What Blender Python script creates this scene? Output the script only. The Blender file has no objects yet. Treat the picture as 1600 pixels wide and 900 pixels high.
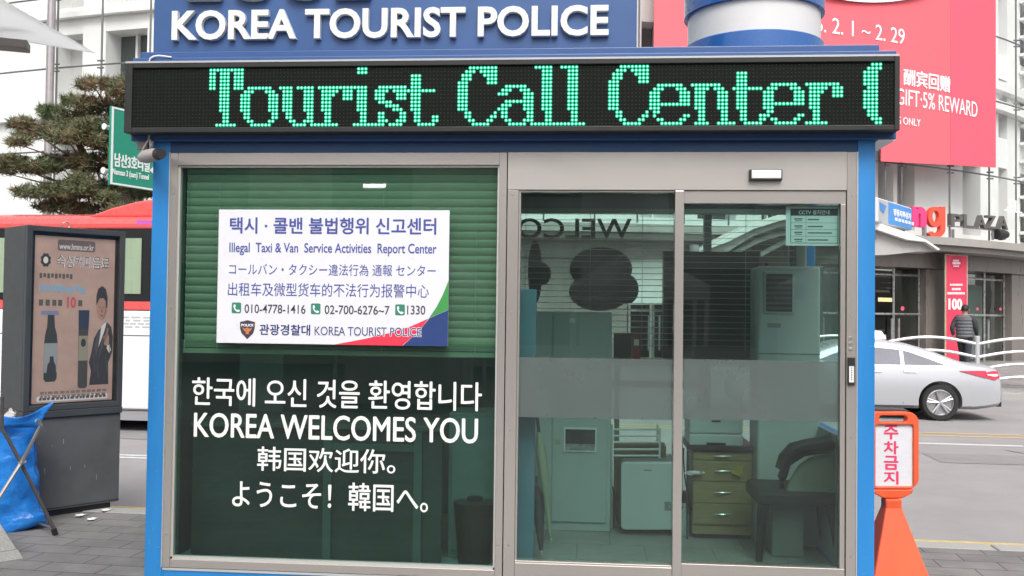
import bpy, bmesh, math, random
from mathutils import Vector, Matrix, noise

random.seed(11)
scene = bpy.context.scene
COL = scene.collection
rad = math.radians

# ------------------------------------------------------------------ camera
F_PX, DIST, EYE = 1500.0, 5.70, 1.70
YAW, PITCH, ROLL = rad(4.737), rad(1.430), rad(0.7068)
cy, sy, cp, sp, cr, sr = (math.cos(YAW), math.sin(YAW), math.cos(PITCH), math.sin(PITCH), math.cos(ROLL), math.sin(ROLL))
FWD = Vector((-sy * cp, cy * cp, sp))
_R0 = Vector((cy, sy, 0)); _U0 = _R0.cross(FWD)
RGT = cr * _R0 + sr * _U0
UPV = -sr * _R0 + cr * _U0
CAM = Vector((0, -DIST, EYE))
cam_data = bpy.data.cameras.new('camera')
cam_data.sensor_width = 36.0
cam_data.lens = F_PX / 1600 * 36
cam_data.clip_start = 0.05
cam_data.clip_end = 3000
cam = bpy.data.objects.new('camera', cam_data)
COL.objects.link(cam)
m = Matrix((RGT, UPV, -FWD)).transposed().to_4x4()
m.translation = CAM
cam.matrix_world = m
scene.camera = cam

# ------------------------------------------------------------------ light
SUN_EL, SUN_AZ = 50.0, 170.0          # azimuth measured clockwise from +Y; sun stands behind the camera
world = bpy.data.worlds.new('World'); scene.world = world; world.use_nodes = True
nt = world.node_tree
bg = nt.nodes['Background']
sky = nt.nodes.new('ShaderNodeTexSky'); sky.sky_type = 'NISHITA'; sky.sun_disc = False
sky.sun_elevation = rad(SUN_EL); sky.sun_rotation = rad(SUN_AZ)
sky.air_density = 1.0; sky.dust_density = 4.0; sky.ozone_density = 1.0
hsv = nt.nodes.new('ShaderNodeHueSaturation'); hsv.inputs['Saturation'].default_value = 0.22
nt.links.new(sky.outputs['Color'], hsv.inputs['Color'])
nt.links.new(hsv.outputs['Color'], bg.inputs['Color'])
bg.inputs['Strength'].default_value = 0.15
sd = bpy.data.lights.new('sun', 'SUN'); sd.energy = 1.3; sd.angle = rad(28); sd.color = (1.0, 0.965, 0.92)
so = bpy.data.objects.new('sun', sd); COL.objects.link(so)
_d = Vector((math.sin(rad(SUN_AZ)) * math.cos(rad(SUN_EL)), math.cos(rad(SUN_AZ)) * math.cos(rad(SUN_EL)), math.sin(rad(SUN_EL))))
so.rotation_euler = _d.to_track_quat('Z', 'Y').to_euler(); so.location = (0, 0, 40)
vs = scene.view_settings
vs.view_transform = 'Standard'; vs.look = 'None'; vs.exposure = 0.65; vs.gamma = 1.0; vs.use_curve_mapping = False
scene.cycles.max_bounces = 8
scene.cycles.transparent_max_bounces = 24
scene.cycles.caustics_reflective = False; scene.cycles.caustics_refractive = False
scene.cycles.use_denoising = True
scene.cycles.sample_clamp_indirect = 4.0

# ------------------------------------------------------------------ photograph geometry: pixel -> point
def ray(x, y): return FWD + RGT * ((x - 800) / F_PX) + UPV * ((450 - y) / F_PX)
def onY(x, y, Y): d = ray(x, y); return CAM + d * ((Y + DIST) / d.y)
def onZ(x, y, Z): d = ray(x, y); return CAM + d * ((Z - EYE) / d.z)
def atD(x, y, dep): return CAM + ray(x, y) * dep

class Pl:
    """a plane of a surface: origin, horizontal direction u, upward direction v, outward normal n"""
    def __init__(s, o, u, v=(0, 0, 1)):
        s.o = Vector(o); s.u = Vector(u).normalized(); s.v = Vector(v).normalized(); s.n = s.u.cross(s.v)
    def uv(s, x, y):
        d = ray(x, y); t = (s.o - CAM).dot(s.n) / d.dot(s.n); p = CAM + d * t - s.o
        return p.dot(s.u), p.dot(s.v)
    def pt(s, u, v, off=0.0): return s.o + s.u * u + s.v * v + s.n * off
    def box(s, x0, y0, x1, y1):
        ym, xm = (y0 + y1) / 2, (x0 + x1) / 2
        return s.uv(x0, ym)[0], s.uv(xm, y1)[1], s.uv(x1, ym)[0], s.uv(xm, y0)[1]
def front(Y): return Pl((0, Y, 0), (1, 0, 0))

# ------------------------------------------------------------------ materials
MATS = {}
def mat(name, col, rough=0.6, metal=0.0, var=0.0, scale=8.0, bump=0.0, bscale=40.0, emit=None, estr=1.0, spec=0.5, coat=0.0, stretch=None, transl=0.0):
    if name in MATS: return MATS[name]
    M = bpy.data.materials.new(name); M.use_nodes = True; N = M.node_tree; b = N.nodes['Principled BSDF']
    b.inputs['Base Color'].default_value = (*col, 1); b.inputs['Roughness'].default_value = rough
    b.inputs['Metallic'].default_value = metal; b.inputs['Specular IOR Level'].default_value = spec
    b.inputs['Coat Weight'].default_value = coat
    tc = N.nodes.new('ShaderNodeTexCoord'); src = tc.outputs['Object']
    if stretch:
        mp = N.nodes.new('ShaderNodeMapping'); mp.inputs['Scale'].default_value = stretch
        N.links.new(src, mp.inputs['Vector']); src = mp.outputs['Vector']
    if var > 0:
        n1 = N.nodes.new('ShaderNodeTexNoise'); n1.inputs['Scale'].default_value = scale; n1.inputs['Detail'].default_value = 6; n1.inputs['Roughness'].default_value = 0.65
        N.links.new(src, n1.inputs['Vector'])
        r = N.nodes.new('ShaderNodeMapRange'); r.inputs['From Min'].default_value = 0.3; r.inputs['From Max'].default_value = 0.7
        r.inputs['To Min'].default_value = 1 - var; r.inputs['To Max'].default_value = 1 + var
        N.links.new(n1.outputs['Fac'], r.inputs['Value'])
        mx = N.nodes.new('ShaderNodeVectorMath'); mx.operation = 'SCALE'; mx.inputs[0].default_value = col
        N.links.new(r.outputs['Result'], mx.inputs['Scale']); N.links.new(mx.outputs['Vector'], b.inputs['Base Color'])
        r2 = N.nodes.new('ShaderNodeMapRange'); r2.inputs['From Min'].default_value = 0.3; r2.inputs['From Max'].default_value = 0.7
        r2.inputs['To Min'].default_value = max(0.02, rough - 0.12); r2.inputs['To Max'].default_value = min(1, rough + 0.12)
        N.links.new(n1.outputs['Fac'], r2.inputs['Value']); N.links.new(r2.outputs['Result'], b.inputs['Roughness'])
    if bump > 0:
        n2 = N.nodes.new('ShaderNodeTexNoise'); n2.inputs['Scale'].default_value = bscale; n2.inputs['Detail'].default_value = 4
        N.links.new(src, n2.inputs['Vector'])
        bp = N.nodes.new('ShaderNodeBump'); bp.inputs['Strength'].default_value = bump; bp.inputs['Distance'].default_value = 0.02
        N.links.new(n2.outputs['Fac'], bp.inputs['Height']); N.links.new(bp.outputs['Normal'], b.inputs['Normal'])
    if emit:
        b.inputs['Emission Color'].default_value = (*emit, 1); b.inputs['Emission Strength'].default_value = estr
    if transl > 0:
        out = N.nodes['Material Output']; t = N.nodes.new('ShaderNodeBsdfTranslucent'); t.inputs['Color'].default_value = (*col, 1)
        mix = N.nodes.new('ShaderNodeMixShader'); mix.inputs['Fac'].default_value = transl
        N.links.new(b.outputs['BSDF'], mix.inputs[1]); N.links.new(t.outputs['BSDF'], mix.inputs[2]); N.links.new(mix.outputs['Shader'], out.inputs['Surface'])
    MATS[name] = M
    return M

def glass_mat(name, tint, ior=1.5, gloss=(1, 1, 1), rough=0.0, haze=0.0, hazecol=(.5, .5, .5), hvar=(0.3, 1.9)):
    if name in MATS: return MATS[name]
    M = bpy.data.materials.new(name); M.use_nodes = True; N = M.node_tree
    for n in list(N.nodes):
        if n.type == 'BSDF_PRINCIPLED': N.nodes.remove(n)
    out = N.nodes['Material Output']
    tr = N.nodes.new('ShaderNodeBsdfTransparent'); tr.inputs['Color'].default_value = (*tint, 1)
    gl = N.nodes.new('ShaderNodeBsdfGlossy'); gl.inputs['Roughness'].default_value = rough; gl.inputs['Color'].default_value = (*gloss, 1)
    fr = N.nodes.new('ShaderNodeFresnel'); fr.inputs['IOR'].default_value = ior
    tc = N.nodes.new('ShaderNodeTexCoord'); nz = N.nodes.new('ShaderNodeTexNoise'); nz.inputs['Scale'].default_value = 0.9
    bp = N.nodes.new('ShaderNodeBump'); bp.inputs['Strength'].default_value = 0.04; bp.inputs['Distance'].default_value = 0.03
    N.links.new(tc.outputs['Object'], nz.inputs['Vector']); N.links.new(nz.outputs['Fac'], bp.inputs['Height']); N.links.new(bp.outputs['Normal'], gl.inputs['Normal'])
    base = tr.outputs['BSDF']
    if haze > 0:
        df = N.nodes.new('ShaderNodeBsdfDiffuse'); df.inputs['Color'].default_value = (*hazecol, 1)
        m0 = N.nodes.new('ShaderNodeMixShader')
        mp2 = N.nodes.new('ShaderNodeMapping'); mp2.inputs['Scale'].default_value = (1.0, 1.0, 0.45); N.links.new(tc.outputs['Object'], mp2.inputs['Vector'])
        n3 = N.nodes.new('ShaderNodeTexNoise'); n3.inputs['Scale'].default_value = 2.6; n3.inputs['Detail'].default_value = 7; n3.inputs['Roughness'].default_value = 0.6
        N.links.new(mp2.outputs['Vector'], n3.inputs['Vector']); r3 = N.nodes.new('ShaderNodeMapRange'); r3.inputs['From Min'].default_value = 0.3; r3.inputs['From Max'].default_value = 0.72
        r3.inputs['To Min'].default_value = haze * hvar[0]; r3.inputs['To Max'].default_value = haze * hvar[1]
        N.links.new(n3.outputs['Fac'], r3.inputs['Value']); N.links.new(r3.outputs['Result'], m0.inputs['Fac'])
        N.links.new(base, m0.inputs[1]); N.links.new(df.outputs['BSDF'], m0.inputs[2]); base = m0.outputs['Shader']
    mx = N.nodes.new('ShaderNodeMixShader')
    ge = N.nodes.new('ShaderNodeNewGeometry'); inv = N.nodes.new('ShaderNodeMath'); inv.operation = 'SUBTRACT'; inv.inputs[0].default_value = 1.0
    N.links.new(ge.outputs['Backfacing'], inv.inputs[1]); mu_ = N.nodes.new('ShaderNodeMath'); mu_.operation = 'MULTIPLY'
    N.links.new(fr.outputs['Fac'], mu_.inputs[0]); N.links.new(inv.outputs['Value'], mu_.inputs[1])
    N.links.new(mu_.outputs['Value'], mx.inputs['Fac']); N.links.new(base, mx.inputs[1]); N.links.new(gl.outputs['BSDF'], mx.inputs[2])
    N.links.new(mx.outputs['Shader'], out.inputs['Surface'])
    MATS[name] = M
    return M

# ------------------------------------------------------------------ objects
def tag(o, label=None, cat=None, group=None, kind=None):
    if label: o['label'] = label
    if cat: o['category'] = cat
    if group: o['group'] = group
    if kind: o['kind'] = kind
    return o
ORG = {}
def thing(name, label, cat, loc=(0, 0, 0), group=None):
    o = bpy.data.objects.new(name, None); COL.objects.link(o); o.location = loc
    o.empty_display_size = 0.1
    tag(o, label, cat, group); ORG[o.name] = Vector(loc)
    return o
def children(o): return [c for c in bpy.data.objects if c.parent == o]
def copy_tree(o, loc, label=None, cat=True):
    c = o.copy(); COL.objects.link(c); c.location = loc; ORG[c.name] = Vector(loc)
    if label: c['label'] = label
    for ch in children(o):
        d = ch.copy(); COL.objects.link(d); d.parent = c
        for g in children(ch):
            e = g.copy(); COL.objects.link(e); e.parent = d
    return c

class MB:
    def __init__(s): s.v = []; s.f = []
    def add(s, vs, fs):
        b = len(s.v); s.v += [Vector(p) for p in vs]; s.f += [[i + b for i in f] for f in fs]; return s
    def obox(s, c, hx, hy, hz):
        c = Vector(c); hx, hy, hz = Vector(hx), Vector(hy), Vector(hz)
        P = [c + a * hx + b * hy + d * hz for d in (-1, 1) for b in (-1, 1) for a in (-1, 1)]
        return s.add(P, [(0, 2, 3, 1), (4, 5, 7, 6), (0, 1, 5, 4), (2, 6, 7, 3), (0, 4, 6, 2), (1, 3, 7, 5)])
    def box(s, x0, x1, y0, y1, z0, z1):
        return s.obox(((x0 + x1) / 2, (y0 + y1) / 2, (z0 + z1) / 2), ((x1 - x0) / 2, 0, 0), (0, (y1 - y0) / 2, 0), (0, 0, (z1 - z0) / 2))
    def plbox(s, pl, u0, v0, u1, v1, o0, o1):
        return s.obox(pl.pt((u0 + u1) / 2, (v0 + v1) / 2, (o0 + o1) / 2), pl.u * ((u1 - u0) / 2), pl.v * ((v1 - v0) / 2), pl.n * ((o1 - o0) / 2))
    def prism(s, pts, ext):
        pts = [Vector(p) for p in pts]; n = len(pts); ext = Vector(ext)
        fs = [list(range(n))[::-1], [n + i for i in range(n)]]
        fs += [[i, (i + 1) % n, n + (i + 1) % n, n + i] for i in range(n)]
        return s.add(pts + [p + ext for p in pts], fs)
    def tube(s, path, r, n=8, caps=True):
        path = [Vector(p) for p in path]; rr = r if isinstance(r, (list, tuple)) else [r] * len(path)
        vs = []; up = Vector((0, 0, 1))
        for i, p in enumerate(path):
            t = (path[min(i + 1, len(path) - 1)] - path[max(i - 1, 0)]).normalized()
            a = t.cross(up)
            if a.length < 0.05: a = t.cross(Vector((1, 0, 0)))
            a.normalize(); b = a.cross(t)
            for k in range(n):
                q = 2 * math.pi * k / n; vs.append(p + (a * math.cos(q) + b * math.sin(q)) * rr[i])
        fs = [(i * n + k, i * n + (k + 1) % n, (i + 1) * n + (k + 1) % n, (i + 1) * n + k) for i in range(len(path) - 1) for k in range(n)]
        if caps: fs += [list(range(n))[::-1], [(len(path) - 1) * n + k for k in range(n)]]
        return s.add(vs, fs)
    def lathe(s, prof, c, n=32, ax=(0, 0, 1)):
        ax = Vector(ax).normalized(); a = ax.orthogonal().normalized(); b = ax.cross(a); c = Vector(c)
        vs = [c + ax * z + (a * math.cos(2 * math.pi * k / n) + b * math.sin(2 * math.pi * k / n)) * r for r, z in prof for k in range(n)]
        L = len(prof)
        fs = [(i * n + k, i * n + (k + 1) % n, (i + 1) * n + (k + 1) % n, (i + 1) * n + k) for i in range(L - 1) for k in range(n)]
        if prof[0][0] > 1e-6: fs.append(list(range(n))[::-1])
        if prof[-1][0] > 1e-6: fs.append([(L - 1) * n + k for k in range(n)])
        return s.add(vs, fs)
    def grid(s, fn, nu, nv, closed=False):
        vs = [fn(i / nu, j / nv) for j in range(nv + 1) for i in range(nu + 1)]
        w = nu + 1
        return s.add(vs, [(j * w + i, j * w + i + 1, (j + 1) * w + i + 1, (j + 1) * w + i) for j in range(nv) for i in range(nu)])
    def build(s, name, material, parent=None, smooth=False, bevel=0.0, seg=2, fix=True):
        me = bpy.data.meshes.new(name)
        org = ORG[parent.name] if parent else Vector((0, 0, 0))
        me.from_pydata([tuple(p - org) for p in s.v], [], s.f); me.validate()
        if fix:
            bm = bmesh.new(); bm.from_mesh(me); bmesh.ops.recalc_face_normals(bm, faces=bm.faces); bm.to_mesh(me); bm.free()
        me.materials.append(material)
        if smooth:
            me.polygons.foreach_set('use_smooth', [True] * len(me.polygons))
            try: me.set_sharp_from_angle(angle=rad(40))
            except Exception: pass
        o = bpy.data.objects.new(name, me); COL.objects.link(o)
        if parent: o.parent = parent; ORG[o.name] = org
        else: ORG[o.name] = Vector((0, 0, 0))
        if bevel > 0:
            b = o.modifiers.new('bevel', 'BEVEL'); b.width = bevel; b.segments = seg; b.limit_method = 'ANGLE'; b.angle_limit = rad(40)
        return o

TXT = {}
def glyphs(body, bold, res=4, shear=0.0):
    k = (body, bold, res, shear)
    if k not in TXT:
        c = bpy.data.curves.new('t', 'FONT'); c.body = body; c.offset = bold; c.extrude = 0.5; c.resolution_u = res; c.shear = shear
        o = bpy.data.objects.new('t', c); COL.objects.link(o)
        bpy.context.view_layer.update()
        me = bpy.data.meshes.new_from_object(o.evaluated_get(bpy.context.evaluated_depsgraph_get()))
        TXT[k] = ([v.co.copy() for v in me.vertices], [list(p.vertices) for p in me.polygons])
        bpy.data.objects.remove(o); bpy.data.curves.remove(c); bpy.data.meshes.remove(me)
    return TXT[k]
def add_text(mb, pl, body, x0, y0, x1, y1, off, th, bold=0.0, mirror=False, uv=None, shear=0.0):
    heavy = 0.0
    if bold > 0 and (any(ord(q) > 0x2E80 for q in body) or body == 'KOREA WELCOMES YOU'): heavy, bold = bold * 1.0, 0.0
    vs, fs = glyphs(body, bold, 4, shear)
    a0, a1 = min(v.x for v in vs), max(v.x for v in vs); b0, b1 = min(v.y for v in vs), max(v.y for v in vs)
    u0, v0, u1, v1 = uv if uv else pl.box(x0, y0, x1, y1)
    # heavy Korean, Chinese and Japanese strokes: shifted layers instead of an outline offset
    lay = [(0.0, 0.0)]
    if heavy > 0:
        e = heavy * (v1 - v0); lay = [(0, 0), (-e, 0), (e, 0), (0, -e * .8), (0, e * .8)]; u0 += e; u1 -= e; v0 += e * .8; v1 -= e * .8
    for k, (du, dv) in enumerate(lay):
        out = []
        for v in vs:
            s = (v.x - a0) / (a1 - a0); t = (v.y - b0) / (b1 - b0)
            if mirror: s = 1 - s
            out.append(pl.pt(u0 + (u1 - u0) * s + du, v0 + (v1 - v0) * t + dv, off + (v.z + 0.5) * th + k * 0.00012))
        mb.add(out, [f[::-1] for f in fs] if mirror else fs)
def text(name, pl, body, x0, y0, x1, y1, material, parent, off=0.001, th=0.001, bold=0.0, mirror=False, uv=None, bevel=0.0):
    mb = MB(); add_text(mb, pl, body, x0, y0, x1, y1, off, th, bold, mirror, uv)
    return mb.build(name, material, parent, fix=False, bevel=bevel, seg=1)
def rect(mb, pl, x0, y0, x1, y1, o0, o1):
    u0, v0, u1, v1 = pl.box(x0, y0, x1, y1); return mb.plbox(pl, u0, v0, u1, v1, o0, o1)
def poly(mb, pl, pts, o0, o1):
    P = [pl.pt(*pl.uv(x, y), o0) for x, y in pts]; return mb.prism(P, pl.n * (o1 - o0))
def oval(x, y, rx, ry, n=24, a0=0, a1=2 * math.pi): return [(x + rx * math.cos(a0 + (a1 - a0) * k / n), y + ry * math.sin(a0 + (a1 - a0) * k / n)) for k in range(n)]
def rrect(x0, y0, x1, y1, r, n=5):
    P = []
    for cx, cyy, a in ((x1 - r, y1 - r, 0), (x0 + r, y1 - r, 90), (x0 + r, y0 + r, 180), (x1 - r, y0 + r, 270)):
        P += [(cx + r * math.cos(rad(a + 90 * k / n)), cyy + r * math.sin(rad(a + 90 * k / n))) for k in range(n + 1)]
    return P

# ================================================================== SETTING
def brick_mat(name, c1, c2, mortar, bw, bh, msize=0.006, rough=0.8, rot=0.0, bump=0.25):
    M = bpy.data.materials.new(name); M.use_nodes = True; N = M.node_tree; b = N.nodes['Principled BSDF']
    tc = N.nodes.new('ShaderNodeTexCoord'); mp = N.nodes.new('ShaderNodeMapping'); mp.inputs['Rotation'].default_value = (0, 0, rot)
    N.links.new(tc.outputs['Object'], mp.inputs['Vector'])
    br = N.nodes.new('ShaderNodeTexBrick'); br.inputs['Scale'].default_value = 1.0
    br.inputs['Brick Width'].default_value = bw; br.inputs['Row Height'].default_value = bh; br.inputs['Mortar Size'].default_value = msize
    br.inputs['Color1'].default_value = (*c1, 1); br.inputs['Color2'].default_value = (*c2, 1); br.inputs['Mortar'].default_value = (*mortar, 1)
    br.inputs['Mortar Smooth'].default_value = 0.3; br.inputs['Bias'].default_value = -0.1
    N.links.new(mp.outputs['Vector'], br.inputs['Vector'])
    nz = N.nodes.new('ShaderNodeTexNoise'); nz.inputs['Scale'].default_value = 2.2; nz.inputs['Detail'].default_value = 8; nz.inputs['Roughness'].default_value = 0.7
    N.links.new(tc.outputs['Object'], nz.inputs['Vector'])
    mr = N.nodes.new('ShaderNodeMapRange'); mr.inputs['From Min'].default_value = 0.3; mr.inputs['From Max'].default_value = 0.7; mr.inputs['To Min'].default_value = 0.72; mr.inputs['To Max'].default_value = 1.18
    N.links.new(nz.outputs['Fac'], mr.inputs['Value'])
    mx = N.nodes.new('ShaderNodeVectorMath'); mx.operation = 'SCALE'
    N.links.new(br.outputs['Color'], mx.inputs[0]); N.links.new(mr.outputs['Result'], mx.inputs['Scale']); N.links.new(mx.outputs['Vector'], b.inputs['Base Color'])
    b.inputs['Roughness'].default_value = rough
    bp = N.nodes.new('ShaderNodeBump'); bp.inputs['Strength'].default_value = bump; bp.inputs['Distance'].default_value = 0.01
    N.links.new(br.outputs['Fac'], bp.inputs['Height']); bp.invert = True; N.links.new(bp.outputs['Normal'], b.inputs['Normal'])
    return M
asphalt = mat('asphalt', (0.285, 0.273, 0.275), 0.9, var=0.10, scale=1.3, bump=0.35, bscale=120)
pavers = brick_mat('pavers', (0.215, 0.208, 0.20), (0.165, 0.16, 0.155), (0.075, 0.072, 0.07), 0.42, 0.21, 0.006, rot=rad(4))
plazam = brick_mat('plaza_stone', (0.30, 0.29, 0.28), (0.25, 0.245, 0.24), (0.12, 0.12, 0.12), 0.6, 0.6, 0.008)
granite = mat('granite', (0.34, 0.335, 0.32), 0.75, var=0.16, scale=60, bump=0.2, bscale=90)
groundm = mat('ground_soil', (0.12, 0.118, 0.112), 0.9, var=0.2, scale=0.3)

ANG = rad(-2.84)
UR = Vector((math.cos(ANG), math.sin(ANG), 0)); NR = Vector((-math.sin(ANG), math.cos(ANG), 0)); KO = Vector((0, 1.98, 0))
def rd(s, t, z=0.0): p = KO + UR * s + NR * t; p.z = z; return p
def quad(name, s0, s1, t0, t1, z, material, n=1, kind='structure'):
    mb = MB(); mb.add([rd(s0, t0, z), rd(s1, t0, z), rd(s1, t1, z), rd(s0, t1, z)], [(0, 1, 2, 3)])
    o = mb.build(name, material); tag(o, kind=kind); return o
mb = MB(); mb.add([(-1500, -1500, -0.18), (1500, -1500, -0.18), (1500, 1500, -0.18), (-1500, 1500, -0.18)], [(0, 1, 2, 3)])
tag(mb.build('ground', groundm), kind='structure')
quad('road', -160, 160, 0.0, 15.3, -0.15, asphalt)
def slab(name, s0, s1, t0, t1, z0, z1, material, bev=0.0):
    mb = MB(); mb.prism([rd(s0, t0, z0), rd(s1, t0, z0), rd(s1, t1, z0), rd(s0, t1, z0)], (0, 0, z1 - z0))
    o = mb.build(name, material, bevel=bev); tag(o, kind='structure'); return o
slab('pavement', -90, 90, -40, -0.2, -0.17, 0.0, pavers)
# kerb: individual stones in one run
mb = MB()
s = -60.0
while s < 60:
    L = 1.0; mb.obox(rd(s + L / 2, -0.1, -0.083), UR * (L / 2 - 0.006), NR * 0.099, (0, 0, 0.087)); s += L
tag(mb.build('kerb', granite, bevel=0.012), kind='structure')
gut = mat('gutter_stone', (0.27, 0.262, 0.25), 0.85, var=0.3, scale=26, bump=0.4, bscale=60)
quad('gutter', -90, 90, 0.0, 0.42, -0.146, gut)
mb = MB(); s = -60.0
while s < 60: mb.obox(rd(s + 0.5, 15.4, -0.08), UR * 0.494, NR * 0.099, (0, 0, 0.09)); s += 1.0
tag(mb.build('kerb', granite, bevel=0.012), kind='structure')
mb = MB()
P = [rd(-70, 15.5, 0.0), rd(70, 15.5, 0.0), rd(70, 17.6, 0.25), rd(-70, 17.6, 0.25), rd(70, 60, 0.27), rd(-70, 60, 0.27)]
mb.add(P + [p - Vector((0, 0, 0.17 + p.z)) for p in P], [(0, 1, 2, 3), (3, 2, 4, 5), (0, 6, 7, 1)])
tag(mb.build('plaza', plazam), kind='structure')
tar = mat('tar_seam', (0.12, 0.115, 0.115), 0.8, var=0.2, scale=8)
mb = MB(); random.seed(4)
for s0, t0, t1 in ((5.6, 1.2, 6.6), (9.4, 3.0, 7.9)):
    pts = [rd(s0 + .25 * math.sin(k * .7) + random.uniform(-.06, .06), t0 + (t1 - t0) * k / 14, -0.1445) for k in range(15)]
    for a, b in zip(pts, pts[1:]):
        d = (b - a).normalized(); q = Vector((-d.y, d.x, 0)) * .014; mb.add([a - q, a + q, b + q, b - q], [(0, 1, 2, 3)])
tag(mb.build('road_crack', tar), kind='structure')
mb = MB()
for s0, t0, L_ in ((4.2, 5.2, 5.5), (-12, 5.0, 9)): mb.add([rd(s0, t0, -.1450), rd(s0 + L_, t0 + .05, -.1450), rd(s0 + L_, t0 + .9, -.1450), rd(s0, t0 + .85, -.1450)], [(0, 1, 2, 3)])
tag(mb.build('road_patch', mat('patched_asphalt', (0.235, 0.225, 0.228), 0.9, var=0.12, scale=3, bump=.3, bscale=100)), kind='structure')
white_paint = mat('white_road_paint', (0.62, 0.63, 0.65), 0.7, var=0.2, scale=14)
yellow_paint = mat('yellow_road_paint', (0.52, 0.40, 0.16), 0.7, var=0.22, scale=14)
quad('lane_marking', -60, -1.5, 3.42, 3.50, -0.146, white_paint)
quad('lane_marking', -60, -1.5, 3.60, 3.68, -0.146, white_paint)
for k in range(-5, 6): quad('lane_marking', 3.9 + k * 8.0 - 0.0, 3.9 + k * 8.0 + 2.0, 7.05, 7.17, -0.146, white_paint)
quad('lane_marking', -60, 60, 8.05, 8.16, -0.146, yellow_paint)
quad('lane_marking', -60, 60, 8.42, 8.53, -0.146, yellow_paint)
quad('lane_marking', -60, 60, 0.62, 0.73, -0.146, yellow_paint)

# ------------------------------------------------------------------ the round glass mall
R0H = Vector((cy, sy, 0)); F0H = Vector((-sy, cy, 0)); CC = Vector((CAM.x, CAM.y, 0)) + F0H * 51.0
CL, EXL = CC + F0H * 15.0, 15.0          # the left half of the front bends more gently than the right
def cylp(th, R, z):
    if th < 0: p = CL + (R0H * math.sin(th) - F0H * math.cos(th)) * (R + EXL)
    else: p = CC + (R0H * math.sin(th) - F0H * math.cos(th)) * R
    p.z = z; return p
def onCyl(x, y, R):
    d = ray(x, y); left = d.dot(R0H) < 0; c0 = CL if left else CC; R = R + EXL if left else R; ex, ey = CAM.x - c0.x, CAM.y - c0.y
    a = d.x * d.x + d.y * d.y; b = 2 * (ex * d.x + ey * d.y); c = ex * ex + ey * ey - R * R
    t = (-b - math.sqrt(max(b * b - 4 * a * c, 0))) / (2 * a); p = CAM + d * t; q = p - c0
    return math.atan2(q.dot(R0H), -q.dot(F0H)), p.z
def cylbox(mb, t0, t1, z0, z1, Ri, Ro, step=2.0):
    n = max(1, int(math.degrees(abs(t1 - t0)) / step + 0.5))
    vs = []
    for i in range(n + 1):
        th = t0 + (t1 - t0) * i / n
        vs += [cylp(th, Ri, z0), cylp(th, Ro, z0), cylp(th, Ro, z1), cylp(th, Ri, z1)]
    fs = [(0, 3, 2, 1), (4 * n, 4 * n + 1, 4 * n + 2, 4 * n + 3)]
    for i in range(n):
        a = 4 * i; b = a + 4
        for k in range(4): fs.append((a + k, a + (k + 1) % 4, b + (k + 1) % 4, b + k))
    return mb.add(vs, fs)
TH = lambda x, R=25.0, y=300: onCyl(x, y, R)[0]
def tangent(x, y, R):
    th, z = onCyl(x, y, R)
    return Pl(cylp(th, R, 0), R0H * math.cos(th) + F0H * math.sin(th))
mallwhite = mat('mall_white_panel', (0.80, 0.80, 0.79), 0.45, var=0.04, scale=1.2)
mallgrey = mat('mall_grey_panel', (0.56, 0.56, 0.55), 0.5, var=0.05, scale=0.8)
mallstone = mat('brown_stone', (0.20, 0.175, 0.16), 0.35, var=0.16, scale=5, stretch=(1, 1, 0.25))
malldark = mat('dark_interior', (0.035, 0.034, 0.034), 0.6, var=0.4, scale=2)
winm = mat('mall_window_glass', (0.05, 0.06, 0.06), 0.08, var=0.3, scale=1.5)
steelpipe = mat('grey_metal', (0.36, 0.33, 0.34), 0.4, metal=0.6, var=0.1)
rodm = mat('dark_steel_rod', (0.16, 0.16, 0.165), 0.45, metal=0.4)
mall = thing('mall_building', 'round white glass-fronted shopping mall with brown stone ground floor across the road', 'building', CC)
T0, T1 = rad(-48), rad(75)
mb = MB()
# openings as (px left, px right) seen at the wall radius, with floors
spans = sorted([(TH(a), TH(b)) for a, b in ((82, 124), (160, 225), (262, 330), (370, 440), (480, 560), (620, 700), (1000, 1060), (1090, 1150), (1190, 1240), (1290, 1340),
                (1372, 1396), (1402, 1429), (1504, 1532), (1560, 1574), (1594, 1630))])
levels = [(4.35, 6.75), (7.75, 9.75), (10.55, 12.9), (13.7, 16.0)]
edges = [T0] + [v for sp in spans for v in sp] + [T1]
for i in range(0, len(edges), 2): cylbox(mb, edges[i], edges[i + 1], 4.05, 17.5, 24.2, 25.0)
zs = [4.05] + [v for l in levels for v in l] + [17.5]
for a, b in spans:
    for i in range(0, len(zs), 2): cylbox(mb, a, b, zs[i], zs[i + 1], 24.2, 24.98)
mb.build('wall', mallwhite, mall)
for i, (a, b) in enumerate(spans):
    for k, (z0, z1) in enumerate(levels):
        w = MB(); c = a + (b - a) * (0.5 if i == 0 else 0.0)
        cylbox(w, c, b, z0, z1, 24.2, 24.35); wo = w.build('window', winm if (i in (0, 10, 11, 12) or (i + k) % 3) else mallgrey, mall)
        if i == 0:
            w = MB(); cylbox(w, a, c - 0.001, z0, z1, 24.2, 24.4); w.build('reveal', mallgrey, mall)
        f = MB(); cylbox(f, b - (b - c) * 0.55, b - (b - c) * 0.5, z0, z1, 24.36, 24.5); f.build('window_frame', mallwhite, wo)
mb = MB()
for z in (7.25, 10.2, 13.3): cylbox(mb, T0, TH(240), z, z + 0.18, 25.02, 25.2)
for z in (8.55, 9.2): cylbox(mb, TH(1540), rad(75), z, z + 0.3, 25.02, 25.3)
z = 4.6
while z < 16: cylbox(mb, TH(1592), rad(75), z, z + 0.1, 25.02, 25.6); z += 0.62
mb.build('floor_band', mallwhite, mall)
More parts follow.
